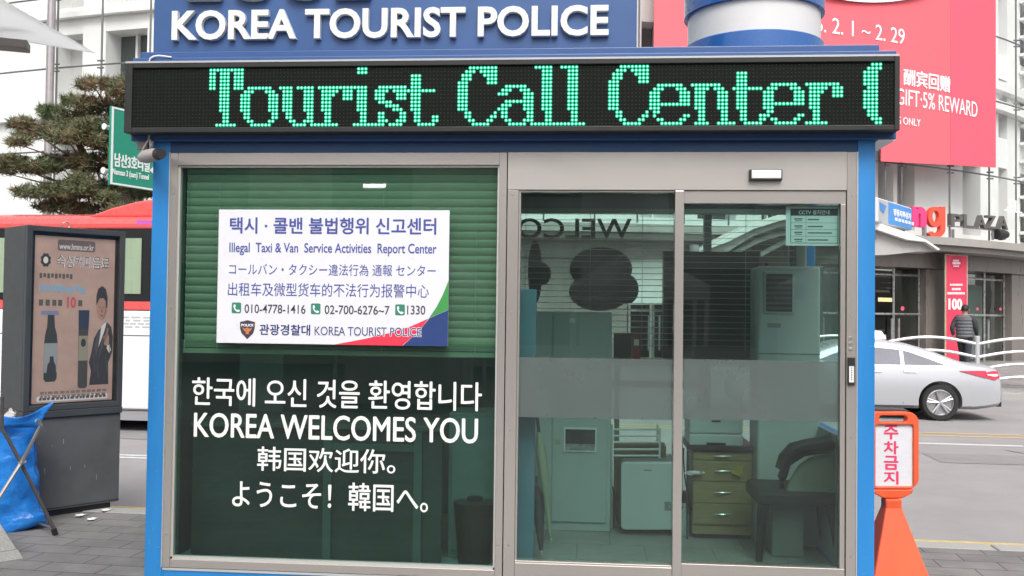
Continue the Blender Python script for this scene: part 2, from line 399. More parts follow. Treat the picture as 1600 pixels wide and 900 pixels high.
# grid of rods and clamps of the outer glass skin
mb = MB()
ths = [TH(x, 25.95) for x in (82, 152, 228, 300, 375, 450, 530, 610, 690, 770, 850, 930, 997, 1070, 1140, 1210, 1280, 1345, 1385, 1411, 1486, 1548, 1590, 1625)]
for th in ths: mb.tube([cylp(th, 25.9, 4.1), cylp(th, 25.9, 17.5)], 0.028, 6)
for z in (6.12, 8.5, 10.55, 12.9, 15.2):
    mb.tube([cylp(rad(a), 25.9, z) for a in range(-47, 75, 2)], 0.026, 6)
    for th in ths:
        for d in (-0.1, 0.1):
            p = cylp(th, 25.93, z + d); mb.tube([p + Vector((-.1, 0, 0)), p + Vector((.1, 0, 0))], 0.026, 5)
mb.build('glazing_frame', rodm, mall)
skin = glass_mat('skin_glass', (0.985, 0.99, 0.985), 1.28)
mb = MB(); cylbox(mb, rad(-47), rad(74), 4.3, 17.4, 25.955, 25.97); mb.build('curtain_glass', skin, mall)
# ledge, lintel, piers and doors at street level
mb = MB(); cylbox(mb, T0, T1, 3.82, 4.04, 23.8, 26.25); cylbox(mb, T0, T1, 3.66, 3.81, 23.8, 26.0); mb.build('ledge', mat('ledge_stone', (0.33, 0.31, 0.29), 0.45, var=0.1, scale=2), mall)
mb = MB(); cylbox(mb, T0, T1, 3.18, 3.65, 24.0, 25.3); mb.build('lintel', mallstone, mall)
doors = [(1512, 1581), (1362, 1447), (1240, 1330), (1110, 1200), (980, 1070), (560, 700), (380, 500), (180, 300), (20, 120), (1478, 1511)]
dt = sorted([(TH(a, 25.2, 480), TH(b, 25.2, 480)) for a, b in doors]); ed = [T0] + [v for sp in dt for v in sp] + [T1]
for i in range(0, len(ed), 2):
    w = MB(); cylbox(w, ed[i], ed[i + 1], 0.2, 3.17, 24.0, 25.2); w.build('pier', mallstone, mall)
silver = mat('satin_steel', (0.62, 0.62, 0.61), 0.32, metal=0.85, var=0.06)
shopglass = glass_mat('shop_glass', (0.80, 0.84, 0.83), 1.45)
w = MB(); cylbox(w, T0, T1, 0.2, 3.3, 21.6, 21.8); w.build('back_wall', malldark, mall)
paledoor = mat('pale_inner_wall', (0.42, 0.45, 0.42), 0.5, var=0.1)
for a, b in dt:
    d = MB(); cylbox(d, a, b, 0.3, 3.1, 24.9, 24.92); do = d.build('door', shopglass, mall)
    f = MB()
    for t in (a, (a + b) / 2, b): f.tube([cylp(t, 24.95, 0.25), cylp(t, 24.95, 3.17)], 0.035, 6)
    for z in (2.96, 1.78): f.tube([cylp(a + (b - a) * k / 6, 24.97, z) for k in range(7)], 0.035, 6)
    f.build('door_frame', silver, do)
    h = MB(); mid = (a + b) / 2
    for q in (-0.006, 0.006): h.tube([cylp(mid + q, 25.02, 0.7), cylp(mid + q, 25.02, 1.65)], 0.03, 6)
    h.build('handle', silver, do)
w = MB(); cylbox(w, TH(1545, 25.2, 480), TH(1578, 25.2, 480), 0.3, 2.8, 24.2, 24.3); w.build('inner_wall', paledoor, mall)
lampm = mat('shop_lamp', (1, .8, .5), 0.5, emit=(1.0, 0.72, 0.35), estr=1.2)
for x0, y0, x1, y1 in ((1376, 465, 1411, 472), (1421, 455, 1430, 463), (1402, 502, 1409, 510)):
    th0, z1 = onCyl(x0, y0, 23.0); th1, z0 = onCyl(x1, y1, 23.0); w = MB(); cylbox(w, th0, th1, z0, z1, 22.9, 23.0); w.build('display_lamp', lampm, mall)
shelf = mat('shop_shelf', (0.35, 0.36, 0.37), 0.5)
w = MB()
for x0, y0, x1, y1 in ((1368, 431, 1425, 435), (1388, 441, 1428, 444), (1386, 449, 1443, 453), (1370, 453, 1390, 457), (1370, 515, 1382, 517), (1430, 514, 1442, 516)):
    th0, z1 = onCyl(x0, y0, 22.6); th1, z0 = onCyl(x1, y1, 22.6); cylbox(w, th0, th1, z0, z1, 22.3, 22.6)
w.build('shelf', shelf, mall)
stk = mat('pink_sticker', (0.75, 0.12, 0.2), 0.5)
for x, y, q in ((1410, 482, 3.6), (1527, 483, 2.6), (1563, 483, 2.4)):
    pl = tangent(x, y, 25.0); w = MB(); poly(w, pl, oval(x, y, q * 0.8, q), 0.0, 0.006); w.build('sticker', stk, mall)
# grey round column that runs up the left of the facade
mb = MB(); th = TH(76, 26.3); mb.tube([cylp(th, 26.35, 0.26), cylp(th, 26.35, 17.0)], 0.11, 12)
mb.build('drain_column', steelpipe, mall)
# ghost letters on the glass
wl = mat('white_vinyl', (0.78, 0.79, 0.80), 0.5)
pl = tangent(1570, 320, 25.98)
w = MB(); add_text(w, pl, 'R', 1570, 312, 1588, 330, 0.0, 0.01, 0.0, mirror=True); add_text(w, pl, 'I', 1549, 311, 1553, 330, 0.0, 0.01)
rect(w, pl, 1568, 329.5, 1597, 331.5, 0.0, 0.01); w.build('lettering', wl, mall)

# neighbours that close the street at both ends, and the block behind the camera (seen in the reflections)
def block(name, label, c, ux, w, d, h, wallm, rows, cols, z0=0.25, ww=1.6, wh=1.7):
    c = Vector(c); ux = Vector(ux).normalized(); uy = Vector((-ux.y, ux.x, 0))
    t = thing(name, label, 'building', c)
    mb = MB(); mb.obox(c + Vector((0, 0, h / 2 + z0 - 0.3)), ux * w / 2, uy * d / 2, (0, 0, h / 2 + 0.1)); mb.build('wall', wallm, t)
    for r in range(rows):
        for k in range(cols):
            p = c - uy * (d / 2 + 0.01) + ux * ((k + 0.5) / cols - 0.5) * w * 0.94 + Vector((0, 0, z0 + 1.9 + r * (h - 2.5) / rows))
            b = MB(); b.obox(p, ux * ww / 2, uy * 0.05, (0, 0, wh / 2)); b.build('window', winm, t)
    return t
block('office_building', 'tall pale office block beyond the left end of the mall', (-48, 46, 0), (1, -0.5, 0), 36, 14, 26, mallwhite, 7, 9)
block('office_building', 'grey office block beyond the right end of the mall', (48, 52, 0), (1, 0.6, 0), 36, 14, 26, mallgrey, 7, 9)
stoneb = mat('beige_stone', (0.66, 0.63, 0.59), 0.6, var=0.08, scale=0.6)
block('office_building', 'beige stone building behind the photographer, mirrored in the booth glass', (1.0, -29.0, 0), (-1, 0.0, 0), 90, 10, 9.5, stoneb, 2, 16, 0.0, 2.6, 2.4)

# ================================================================== POLICE BOOTH
RW0 = -0.72
XL, SL, MU, ML, SR, XR = -2.704, -2.591, -0.508, 0.489, 1.530, 1.633
ZT, ZB, BACK, ZF, ZC = 2.654, 0.12, 1.76, 0.12, 2.62
blue = mat('blue_paint', (0.020, 0.205, 0.52), 0.40, var=0.10, scale=4, coat=0.15, stretch=(1, 1, 0.15))
navy = mat('navy_paint', (0.030, 0.085, 0.235), 0.4, var=0.07, scale=3)
navyd = mat('navy_fascia_shaded', (0.022, 0.075, 0.19), 0.45, var=0.08, scale=3)  # darker navy holds the shade under the display
steel = mat('stainless_steel', (0.58, 0.54, 0.505), 0.25, metal=0.72, bump=0.05, bscale=1.6)
steel_panel = mat('stainless_panel', (0.66, 0.63, 0.59), 0.20, metal=0.55, bump=0.30, bscale=1.5)
black = mat('black_plastic', (0.018, 0.018, 0.019), 0.45)
wgrey = mat('white_plastic', (0.72, 0.72, 0.70), 0.4)
TINT = (0.70, 0.815, 0.785)
glass_r = glass_mat('rear_glass', (0.90, 0.97, 0.95), 1.4)
glass_d = glass_mat('door_glass', TINT, 1.55, haze=0.012, hazecol=(.55, .62, .60))
glass_w = glass_mat('window_glass', (0.64, 0.79, 0.75), 1.55, haze=0.007, hazecol=(.35, .60, .55))
frost = glass_mat('frosted_band', (0.50, 0.58, 0.56), 1.25, rough=0.35, haze=0.42, hazecol=(0.20, 0.235, 0.225), hvar=(.88, 1.12))
booth = thing('police_booth', 'blue tourist police booth with stainless window and sliding glass door on the pavement', 'booth', (-0.53, 0.9, 0))
P0 = front(0.0)
# base, posts, side and rear walls
mb = MB(); mb.box(XL, XR, 0.004, BACK + 0.1, 0.0, ZF - 0.004); mb.build('base', blue, booth, bevel=0.006)
for x0, x1 in ((XL, SL - 0.002), (SR + 0.002, XR)):
    mb = MB(); mb.box(x0, x1, -0.004, 0.16, 0.002, ZT + 0.16); mb.build('corner_post', blue, booth, bevel=0.006)
random.seed(9); mb = MB(); pp_ = front(-0.0042)
for k in range(26):
    x = random.choice((random.uniform(XL + .008, SL - .012), random.uniform(SR + .012, XR - .01))); z = random.uniform(.05, 1.6) ** 1.0; L_ = random.uniform(.004, .03); h_ = random.uniform(.001, .003)
    mb.plbox(pp_, x, z, x + (L_ if k % 2 else h_ * 1.5), z + (h_ if k % 2 else L_), 0, .0003)
mb.build('paint_chips', mat('paint_chip', (0.16, 0.30, 0.46), 0.7), booth)
mb = MB(); mb.box(XL + 0.01, XL + 0.07, 0.162, BACK + 0.09, ZF, ZT + 0.1); mb.build('side_wall', blue, booth)
mb = MB(); mb.box(XR - 0.07, XR - 0.01, 0.162, BACK + 0.09, ZF, 0.95); mb.box(XR - 0.07, XR - 0.01, 0.162, BACK + 0.09, 2.35, ZT + 0.1); mb.box(XR - 0.07, XR - 0.01, 1.45, BACK + 0.09, 0.952, 2.348)
mb.build('side_wall', blue, booth)
mb = MB(); mb.box(XR - 0.046, XR - 0.038, 0.163, 1.449, 0.952, 2.348); mb.build('side_glass', glass_r, booth)
tile = brick_mat('floor_tile', (0.30, 0.30, 0.28), (0.27, 0.27, 0.25), (0.16, 0.16, 0.15), 0.45, 0.45, 0.004, rough=0.4, bump=0.1)
mb = MB(); mb.box(SL + 0.002, SR - 0.002, 0.165, BACK - 0.002, ZF - 0.002, ZF + 0.006); mb.build('floor', tile, booth)
inwall = mat('interior_wall', (0.40, 0.42, 0.40), 0.7, var=0.05)
mb = MB(); mb.box(SL - 0.03, SR + 0.03, 0.165, BACK + 0.08, ZC + 0.05, ZC + 0.11); mb.build('ceiling', inwall, booth)
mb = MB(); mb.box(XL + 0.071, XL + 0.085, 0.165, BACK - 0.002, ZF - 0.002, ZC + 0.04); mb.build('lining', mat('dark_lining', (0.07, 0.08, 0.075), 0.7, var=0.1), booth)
mb = MB(); mb.box(XR - 0.085, XR - 0.071, 0.165, BACK - 0.002, ZF + 0.01, 0.95); mb.box(XR - 0.085, XR - 0.071, 1.45, BACK - 0.002, 0.952, ZC + 0.04); mb.build('lining', inwall, booth)
# rear wall: left half solid, right half glazed
mb = MB(); mb.box(XL + 0.072, RW0 - 0.002, BACK, BACK + 0.08, ZF, ZC + 0.045); mb.build('rear_wall', mat('dark_board', (0.10, 0.115, 0.105), 0.7, var=0.15), booth)
mb = MB(); mb.box(RW0, XR - 0.072, BACK, BACK + 0.08, 2.5, ZC + 0.045); mb.box(RW0, XR - 0.072, BACK, BACK + 0.08, ZF, 0.34)
for x in (RW0, 0.86, XR - 0.13): mb.box(x, x + 0.055, BACK, BACK + 0.08, 0.342, 2.498)
mb.box(RW0 + 0.056, 0.858, BACK + 0.002, BACK + 0.078, 1.13, 1.18); mb.build('rear_frame', mat('rear_frame_metal', (0.16, 0.17, 0.17), 0.5), booth)
rg = MB(); rg.box(RW0 + 0.056, 0.859, BACK + 0.035, BACK + 0.043, 0.342, 2.498); rg.box(0.917, XR - 0.132, BACK + 0.035, BACK + 0.043, 0.342, 2.498)
rgo = rg.build('rear_window', glass_r, booth)
PB = front(BACK + 0.030)
darkvinyl = mat('dark_vinyl', (0.02, 0.026, 0.026), 0.6)
text('lettering', PB, 'WELCOME', 744, 341, 987, 373, darkvinyl, rgo, off=0.0, th=0.002, bold=0.014, mirror=True)
for cx, cyy, rx, ry, n in ((939, 420, 49, 34, 0), (937, 456, 48, 30, 1), (980, 452, 18, 23, 2), (836, 425, 11, 50, 0), (846, 428, 15, 18, 1)):
    mb = MB(); poly(mb, front(BACK + 0.026 - 0.0015 * n), oval(cx, cyy, rx, ry, 32), 0, 0.0012); mb.build('decal', darkvinyl, rgo)
# cornice, fascia, soffit
ct = onY(800, 84, -0.05).z; cb = onY(800, 219, -0.05).z
mb = MB(); mb.box(-2.826, 1.736, -0.05, BACK + 0.25, cb, ct - 0.002); co = mb.build('cornice', navy, booth, bevel=0.006)
ct2 = onY(1300, 70, 0.0).z
mb = MB(); mb.box(-2.80, 1.655, 0.0, BACK + 0.2, ct, ct2); mb.build('roof_cap', navy, booth, bevel=0.006)
mb = MB(); mb.box(SL, SR, 0.002, 0.16, ZT + 0.002, cb - 0.002); mb.build('fascia', navyd, booth)
mb = MB(); mb.box(SR + 0.104, 1.73, -0.044, BACK + 0.2, cb - 0.006, cb - 0.001); mb.build('soffit', wgrey, booth)

# ---- stainless window
gl0, glb = onY(272, 560, 0).x, onY(520, 879, 0).z
gr0, gt = onY(777, 560, 0).x, onY(520, 258, 0).z
mb = MB()
mb.box(SL, gl0, -0.006, 0.12, ZB, ZT); mb.box(gr0, MU - 0.003, -0.006, 0.12, ZB, ZT)
mb.box(gl0 + .0005, gr0 - .0005, -0.004, 0.12, gt, ZT); mb.box(gl0 + .0005, gr0 - .0005, -0.004, 0.12, ZB, glb - 0.012)
win = mb.build('window', steel, booth, bevel=0.002)
mb = MB(); b = 0.012
mb.box(gl0, gl0 + b, 0.012, 0.05, glb, gt); mb.box(gr0 - b, gr0, 0.012, 0.05, glb, gt); mb.box(gl0 + b, gr0 - b, 0.012, 0.05, gt - b, gt - 0.0005); mb.box(gl0 + b, gr0 - b, 0.006, 0.05, glb - 0.0118, glb + 0.004)
mb.build('glazing_bead', mat('pale_bead', (0.55, 0.55, 0.52), 0.4, metal=0.3), win)
mb = MB(); mb.box(gl0 + 0.002, gr0 - 0.002, 0.028, 0.036, glb + 0.002, gt - 0.002); wg = mb.build('glass', glass_w, win)
PW = front(0.0265)
vin = mat('white_lettering_vinyl', (0.80, 0.81, 0.80), 0.45)
text('lettering', PW, '한국에 오신 것을 환영합니다', 300, 593, 753, 638, vin, win, th=0.001, bold=0.012)
text('lettering', PW, 'KOREA WELCOMES YOU', 303, 649, 747, 688, vin, win, th=0.001, bold=0.018)
text('lettering', PW, '韩国欢迎你。', 402, 700, 618, 738, vin, win, th=0.001, bold=0.010)
text('lettering', PW, 'ようこそ！韓国へ。', 363, 753, 669, 797, vin, win, th=0.001, bold=0.010)

# ---- door side: mullion, header panel, fixed pane, sliding leaf
dl = onY(807, 600, 0).x; m0, m1 = onY(1052, 600, 0).x, onY(1066.5, 600, 0).x; r0_, r1_ = onY(1313, 600, 0).x, onY(1321, 600, 0).x
hz = onY(1000, 297, 0).z; hz2 = onY(1190, 318, 0).z; sz = onY(930, 880, 0).z; lz = onY(1190, 885, 0).z
mb = MB(); mb.box(MU + 0.003, dl, -0.006, 0.12, ZB, hz - 0.002); mb.build('mullion', steel, booth, bevel=0.002)
mb = MB(); mb.box(MU + 0.003, r1_ + 0.002, -0.010, 0.12, hz, ZT); hp = mb.build('header_panel', steel_panel, booth, bevel=0.002)
mb = MB(); mb.box(r1_ + 0.004, SR, -0.006, 0.12, ZB, ZT); jamb = mb.build('door_jamb', steel, booth, bevel=0.002)
mb = MB(); mb.box(dl + 0.001, m0, -0.003, 0.12, ZB, sz - 0.012); mb.box(dl + 0.001, m0 - 0.001, 0.0, 0.08, sz - 0.0115, sz)
mb.box(dl + 0.001, dl + 0.013, 0.004, 0.06, sz + 0.0005, hz - 0.0135); mb.box(dl + 0.001, m0, 0.004, 0.06, hz - 0.013, hz - 0.002)
fp = mb.build('fixed_pane', steel, booth, bevel=0.002)
mb = MB(); mb.box(dl + 0.0135, m0 - 0.001, 0.028, 0.036, sz + 0.001, hz - 0.014); mb.build('glass', glass_d, fp)
mb = MB(); rect(mb, front(0.0265), 808, 560, 1051, 654, 0, 0.001); mb.build('frosted_film', frost, fp)
lt = hz - 0.004
mb = MB(); mb.box(m0 + 0.002, m1, -0.008, 0.10, ZB + 0.004, lt)
mb.box(m1 + 0.0005, r1_, 0.002, 0.10, hz2, lt); mb.box(m1 + 0.0005, r1_, 0.002, 0.10, ZB + 0.004, lz)
mb.box(r0_, r1_, 0.004, 0.06, lz + 0.0005, hz2 - 0.0005)
leaf = mb.build('sliding_door', steel, booth, bevel=0.002)
mb = MB(); mb.box(m1 + 0.0005, r0_ - 0.0005, 0.032, 0.040, lz + 0.001, hz2 - 0.001); mb.build('glass', glass_d, leaf)
mb = MB(); rect(mb, front(0.0305), 1067.5, 563, 1312, 657, 0, 0.001); mb.build('frosted_film', frost, leaf)
mb = MB(); mb.box(SL, SR, -0.002, 0.12, ZB - 0.018, ZB - 0.003); mb.build('threshold', mat('pale_trim', (0.62, 0.64, 0.66), 0.35, metal=0.5), booth)
mb = MB(); mb.box(SR - 0.002, SR + 0.003, -0.012, -0.0065, ZB, ZT); mb.build('trim_strip', MATS['pale_trim'], booth)
mb = MB(); mb.box(SL - 0.004, SL + 0.001, -0.012, -0.0065, ZB, ZT); mb.build('trim_strip', MATS['pale_trim'], booth)
mb = MB()
for x, z in [(x, z) for x in (SL + .026, MU - .03, MU + .035, SR - .03) for z in (.32, 1.0, 1.7, 2.4)]: mb.lathe([(0.0055, 0), (0.005, 0.0012), (0, 0.0016)], (x, -0.0062, z), 8, (0, -1, 0))
mb.build('screw_heads', mat('screw_steel', (0.30, 0.29, 0.28), 0.4, metal=0.7), booth)
# door sensor, buttons, keypad lock
sn = front(-0.0105)
mb = MB(); rect(mb, sn, 1170, 265.5, 1221, 283, 0, 0.03); s_ = mb.build('door_sensor', black, booth, bevel=0.004)
mb = MB(); rect(mb, sn, 1173, 267, 1219, 280, 0.0305, 0.036); mb.build('sensor_window', wgrey, s_, bevel=0.003)
jp = front(-0.0065)
for y in (528, 536.5, 545):
    mb = MB(); p = jp.pt(*jp.uv(1329, y)); mb.lathe([(0.010, 0), (0.010, 0.003), (0.007, 0.006), (0, 0.006)], p, 12, (0, -1, 0)); mb.build('button', silver, jamb, smooth=True)
mb = MB(); rect(mb, jp, 1324, 558, 1335, 602, 0, 0.016); kp = mb.build('keypad', black, jamb, bevel=0.003)
mb = MB(); rect(mb, jp, 1325.5, 572, 1333, 597, 0.0165, 0.018); mb.build('key_panel', wgrey, kp)
mb = MB()
for k in range(6): rect(mb, jp, 1328.3, 574 + k * 3.6, 1330.2, 575.6 + k * 3.6, 0.0182, 0.0188)
mb.build('key', black, kp)

# ================================================================== ROOF SIGN, LED SIGN, DRUM
bx0, bx1 = onY(240, 40, 0.02).x, onY(995, 40, 0.02).x
PS = front(0.02)
rs = thing('roof_sign', 'navy board with raised white letters standing on the booth roof', 'sign', ((bx0 + bx1) / 2, 0.1, ct2))
mb = MB(); mb.box(bx0, bx1, 0.02, 0.2, ct2 + 0.001, ct2 + 0.95); mb.build('board', navy, rs, bevel=0.004)
lw = mat('raised_white_letter', (0.70, 0.70, 0.68), 0.4)
x0, z0, x1, z1 = PS.box(272, 14.5, 951, 61.5)
text('lettering', PS, 'KOREA TOURIST POLICE', 0, 0, 0, 0, lw, rs, off=0.0, th=0.035, bold=0.026, uv=(x0, z0, x1, z1), bevel=0.0015)
lg = mat('raised_shaded_letter', (0.50, 0.50, 0.49), 0.4)  # grey tone stands for shade on these letters
x0, z0, x1, z1 = PS.box(284, -70, 590, 2.5)
text('lettering', PS, '관광경찰', 0, 0, 0, 0, lg, rs, off=0.0, th=0.05, bold=0.03, uv=(x0, z0, x1, z1))

YL = -0.15
lx0, lx1, lzt, lzb = -2.822, 1.724, 3.172, 2.752
led = thing('led_sign', 'long black dot-matrix display with scrolling green words above the booth window', 'led sign', ((lx0 + lx1) / 2, YL + 0.05, lzb))
hous = mat('led_housing', (0.022, 0.023, 0.023), 0.5, var=0.1, spec=0.35)
PLD = front(YL)
i0, i1 = PLD.uv(206, 150)[0], PLD.uv(1398, 145)[0]; iz1, iz0 = PLD.uv(800, 101)[1], PLD.uv(800, 197)[1]
mb = MB()
mb.box(lx0, lx1, YL + 0.02, -0.052, lzb, lzt)
mb.box(lx0, i0, YL, YL + 0.0195, lzb, lzt); mb.box(i1, lx1, YL, YL + 0.0195, lzb, lzt)
mb.box(i0 + .0005, i1 - .0005, YL, YL + 0.0195, iz1, lzt); mb.box(i0 + .0005, i1 - .0005, YL, YL + 0.0195, lzb, iz0)
mb.build('housing', hous, led, bevel=0.004)
mb = MB(); mb.box(lx0 + 0.004, lx1 - 0.004, YL - 0.002, -0.055, lzt + 0.0005, lzt + 0.012); mb.build('top_trim', mat('grey_trim', (0.42, 0.42, 0.43), 0.45, metal=0.3), led)
mb = MB(); mb.box(i0, i1, YL + 0.014, YL + 0.0198, iz0, iz1); mb.build('matrix_face', mat('matrix_black', (0.008, 0.0095, 0.008), 0.75, var=0.3, scale=60, spec=0.12), led)
G = {
 'T': {0: '##########', (1, 5): '##.###.###', (6, 11): '...###....', (12, 14): '....##....', 15: '..######..'},
 'o': {5: '..#######..', 6: '.###...###.', (7, 11): '###.....###', (12, 13): '.##......##', 14: '..##....##.', 15: '...######..'},
 'u': {5: '####.#####.', (6, 11): '.###...###.', (12, 13): '..##....##.', 14: '...##..###.', 15: '....####.##'},
 'r': {5: '#########.', 6: '.#####.###', 7: '.####..###', 8: '.###...###', (9, 11): '.###......', (12, 14): '..##......', 15: '######....'},
 'i': {(0, 1): '..###..', 5: '#####..', (6, 11): '..###..', (12, 14): '...##..', 15: '.#######'},
 's': {5: '.########', 6: '####.####', (7, 8): '###...###', 9: '.####....', 10: '...####..', 11: '.....###.', (12, 13): '.##....##', 14: '.###..###', 15: '.##.####.'},
 't': {(2, 4): '.###.....', 5: '.###.....', 6: '########.', (7, 11): '.###.....', 12: '..##.....', (13, 14): '..##...##', 15: '...#####.'},
 'C': {0: '...########', 1: '..###.#####', 2: '.###...####', 3: '.###....###', 4: '###.....###', (5, 11): '###........', 12: '..##......#', 13: '..##.....##', 14: '...##...##.', 15: '....#####..'},
 'a': {5: '..######..', 6: '.###..###.', 7: '###....###', 8: '.......###', 9: '..########', 10: '.###...###', 11: '###....###', (12, 13): '.##.....##', 14: '..##...###', 15: '...#####.#'},
 'l': {0: '#####..', (1, 11): '..###..', (12, 14): '...##..', 15: '#######'},
 'e': {5: '..#######..', 6: '.###...###.', (7, 9): '###.....###', 10: '###########', 11: '###........', 12: '.##........', 13: '.#.......##', 14: '..##....##.', 15: '...######..'},
 'n': {5: '########....', 6: '.####.###...', (7, 11): '.###...###..', (12, 14): '..##....##..', 15: '.####..#####'},
 '(': {0: '..###', 1: '.####', (2, 5): '####.', 6: '.###.', (7, 11): '####.', (12, 13): '.###.', 14: '..###', 15: '...##'}}
place = [('T', 0), ('o', 9), ('u', 20), ('r', 31), ('i', 40), ('s', 47), ('t', 56), ('C', 70), ('a', 81), ('l', 91), ('l', 98), ('C', 111), ('e', 122), ('n', 133), ('t', 144), ('e', 152), ('r', 163), ('(', 178)]
litset = set()
for ch, c0 in place:
    for k, row in G[ch].items():
        for r in (range(k[0], k[1] + 1) if isinstance(k, tuple) else [k]):
            for j, q in enumerate(row):
                if q == '#': litset.add((22 + c0 + j, r))
NC, NRW = 208, 16
pu = (i1 - i0) / NC; pz = (iz1 - iz0 - 0.006) / NRW
def dotpos(c, r): return i0 + (c + 0.5) * pu, iz1 - 0.003 - (r + 0.5) * pz
def disc(mb, x, z, r, y, n=8):
    a = [(x + r * math.cos(2 * math.pi * k / n), y + 0.003, z + r * math.sin(2 * math.pi * k / n)) for k in range(n)]
    b = [(x + r * 0.6 * math.cos(2 * math.pi * k / n), y, z + r * 0.6 * math.sin(2 * math.pi * k / n)) for k in range(n)]
    mb.add(a + b, [(k, (k + 1) % n, n + (k + 1) % n, n + k) for k in range(n)] + [[n + k for k in range(n)]])
lit, dim, core = MB(), MB(), MB()
for c in range(NC):
    for r in range(NRW):
        x, z = dotpos(c, r)
        if (c, r) in litset: disc(lit, x, z, pu * 0.50, YL + 0.0095); disc(core, x, z, pu * 0.24, YL + 0.0085)
        else: disc(dim, x, z, pu * 0.20, YL + 0.0105, 5)
tag(lit.build('lit_dots', mat('led_green', (0.01, 0.1, 0.05), 0.6, emit=(0.005, 0.60, 0.30), estr=0.85), led, fix=False), kind='stuff')
tag(core.build('lit_cores', mat('led_core', (0.02, 0.3, 0.15), 0.4, emit=(0.42, 1.0, 0.74), estr=2.2), led, fix=False), kind='stuff')
tag(dim.build('unlit_dots', mat('led_off', (0.030, 0.034, 0.028), 0.4, spec=0.3), led, fix=False), kind='stuff')

dr = thing('roof_drum', 'white round drum with blue rims standing on the booth roof', 'drum', (0.80, 0.78, ct2))
pc = onY(1177, 40, 0.78); rw = (onY(1280, 30, 0.78).x - onY(1075, 30, 0.78).x) / 2; rb_ = (onY(1285, 60, 0.78).x - onY(1068, 60, 0.78).x) / 2
cxy = (pc.x, 0.78, 0)
zb1 = onY(1177, 45, 0.78 - rb_).z; zt1 = onY(1177, -6, 0.78 - rb_).z
drb = mat('drum_blue', (0.02, 0.105, 0.33), 0.25, var=0.05, coat=0.3)
mb = MB(); mb.lathe([(rb_, ct2 + 0.001), (rb_, zb1 - 0.006), (rb_ - 0.006, zb1), (0, zb1)], cxy, 64); mb.build('lower_rim', drb, dr, smooth=True)
mb = MB(); mb.lathe([(rw, zb1 + 0.0005), (rw, zt1 - 0.0005)], cxy, 64); mb.build('body', mat('drum_white', (0.64, 0.63, 0.615), 0.35, var=0.03, scale=4), dr, smooth=True)
mb = MB(); mb.lathe([(0, zt1), (rb_, zt1), (rb_, zt1 + 0.13), (0, zt1 + 0.14)], cxy, 64); mb.build('upper_rim', drb, dr, smooth=True)

# ================================================================== NOTICE BOARD ON THE WINDOW
ind = mat('indigo_ink', (0.055, 0.075, 0.30), 0.5); inkb = mat('navy_ink', (0.02, 0.03, 0.16), 0.5); inkd = mat('dark_ink', (0.05, 0.05, 0.07), 0.5)
nb = thing('notice_board', 'white multilingual notice board with green, blue and red corner fixed on the window', 'sign', (onY(520, 539, 0.01).x, 0.02, onY(520, 539, 0.01).z))
PN = front(0.0125)
n0, nz0, n1, nz1 = PN.box(340, 328, 701, 538.5)
mb = MB(); mb.plbox(PN, n0, nz0, n1, nz1, -0.012, 0); mb.build('panel', mat('white_sign_panel', (0.69, 0.69, 0.73), 0.35, var=0.02), nb, bevel=0.002)
# the board hangs square, so its print is laid out in board units: 361 x 210.5
def bu(x, y): return n0 + (x - 340) / 361.0 * (n1 - n0), nz1 - (y - 328.0) / 210.5 * (nz1 - nz0)
def bpoly(mb, pts, a, b): mb.prism([PN.pt(*bu(x, y), a) for x, y in pts], PN.n * (b - a))
def btext(body, x0, y0, x1, y1, m, bold=0.0):
    (u0, v1), (u1, v0) = bu(x0, y0), bu(x1, y1); text('lettering', PN, body, 0, 0, 0, 0, m, nb, off=0.001, th=0.0006, bold=bold, uv=(u0, v0, u1, v1))
btext('택시 · 콜밴 불법행위 신고센터', 358, 340, 681, 366, ind, 0.022)
btext('Illegal  Taxi & Van  Service Activities  Report Center', 358, 380, 682, 400, ind, 0.012)
btext('コールバン・タクシー違法行為 通報 センター', 358, 413, 681, 431, ind)
btext('出租车及微型货车的不法行为报警中心', 357, 443, 671, 464, ind)
btext('010-4778-1416', 384, 477, 480, 491, inkd, 0.008); btext('02-700-6276~7', 510, 477, 611, 491, inkd, 0.008); btext('1330', 638, 476, 666, 490, inkd, 0.008)
btext('관광경찰대', 408, 508, 488, 525, inkb, 0.02)
gph = mat('phone_icon_green', (0.03, 0.20, 0.13), 0.5); wph = mat('print_white', (0.80, 0.80, 0.82), 0.5)
for x in (363.5, 488.5, 619.5):
    mb = MB(); bpoly(mb, rrect(x, 474.5, x + 15, 491.5, 2.5), 0.0002, 0.0010); io = mb.build('phone_icon', gph, nb)
    mb = MB(); a = [(x + 3, 478), (x + 5.5, 477.5), (x + 6.5, 481), (x + 5.2, 482.2), (x + 6.5, 485), (x + 8.5, 486.5), (x + 10, 485.4), (x + 13, 487), (x + 12, 489.2), (x + 9, 489.4), (x + 5, 486.5), (x + 3, 482)]
    bpoly(mb, a, 0.0012, 0.0018); mb.build('handset', wph, io)
for nm, c, pts in (('green_wedge', (0.05, 0.27, 0.07), [(701, 437), (701, 482), (672, 495), (683, 478), (692, 460)]),
                   ('blue_wedge', (0.018, 0.045, 0.17), [(701, 482.5), (701, 538.5), (632, 538.5), (650, 522), (662, 509), (672.5, 495.3)]),
                   ('red_wedge', (0.72, 0.035, 0.075), [(671.5, 495.5), (661.5, 509), (649.5, 522), (631, 538.5), (525, 538.5), (572, 529), (612, 519), (645, 508)])):
    mb = MB(); bpoly(mb, pts, 0.0002, 0.0010); mb.build(nm, mat(nm, c, 0.45), nb)
(u0, v1), (u1, v0) = bu(495, 510.5), bu(660, 524)
text('lettering_outline', PN, 'KOREA TOURIST POLICE', 0, 0, 0, 0, MATS['white_sign_panel'], nb, off=0.0011, th=0.0002, bold=0.05, uv=(u0 - .003, v0 - .003, u1 + .003, v1 + .003))
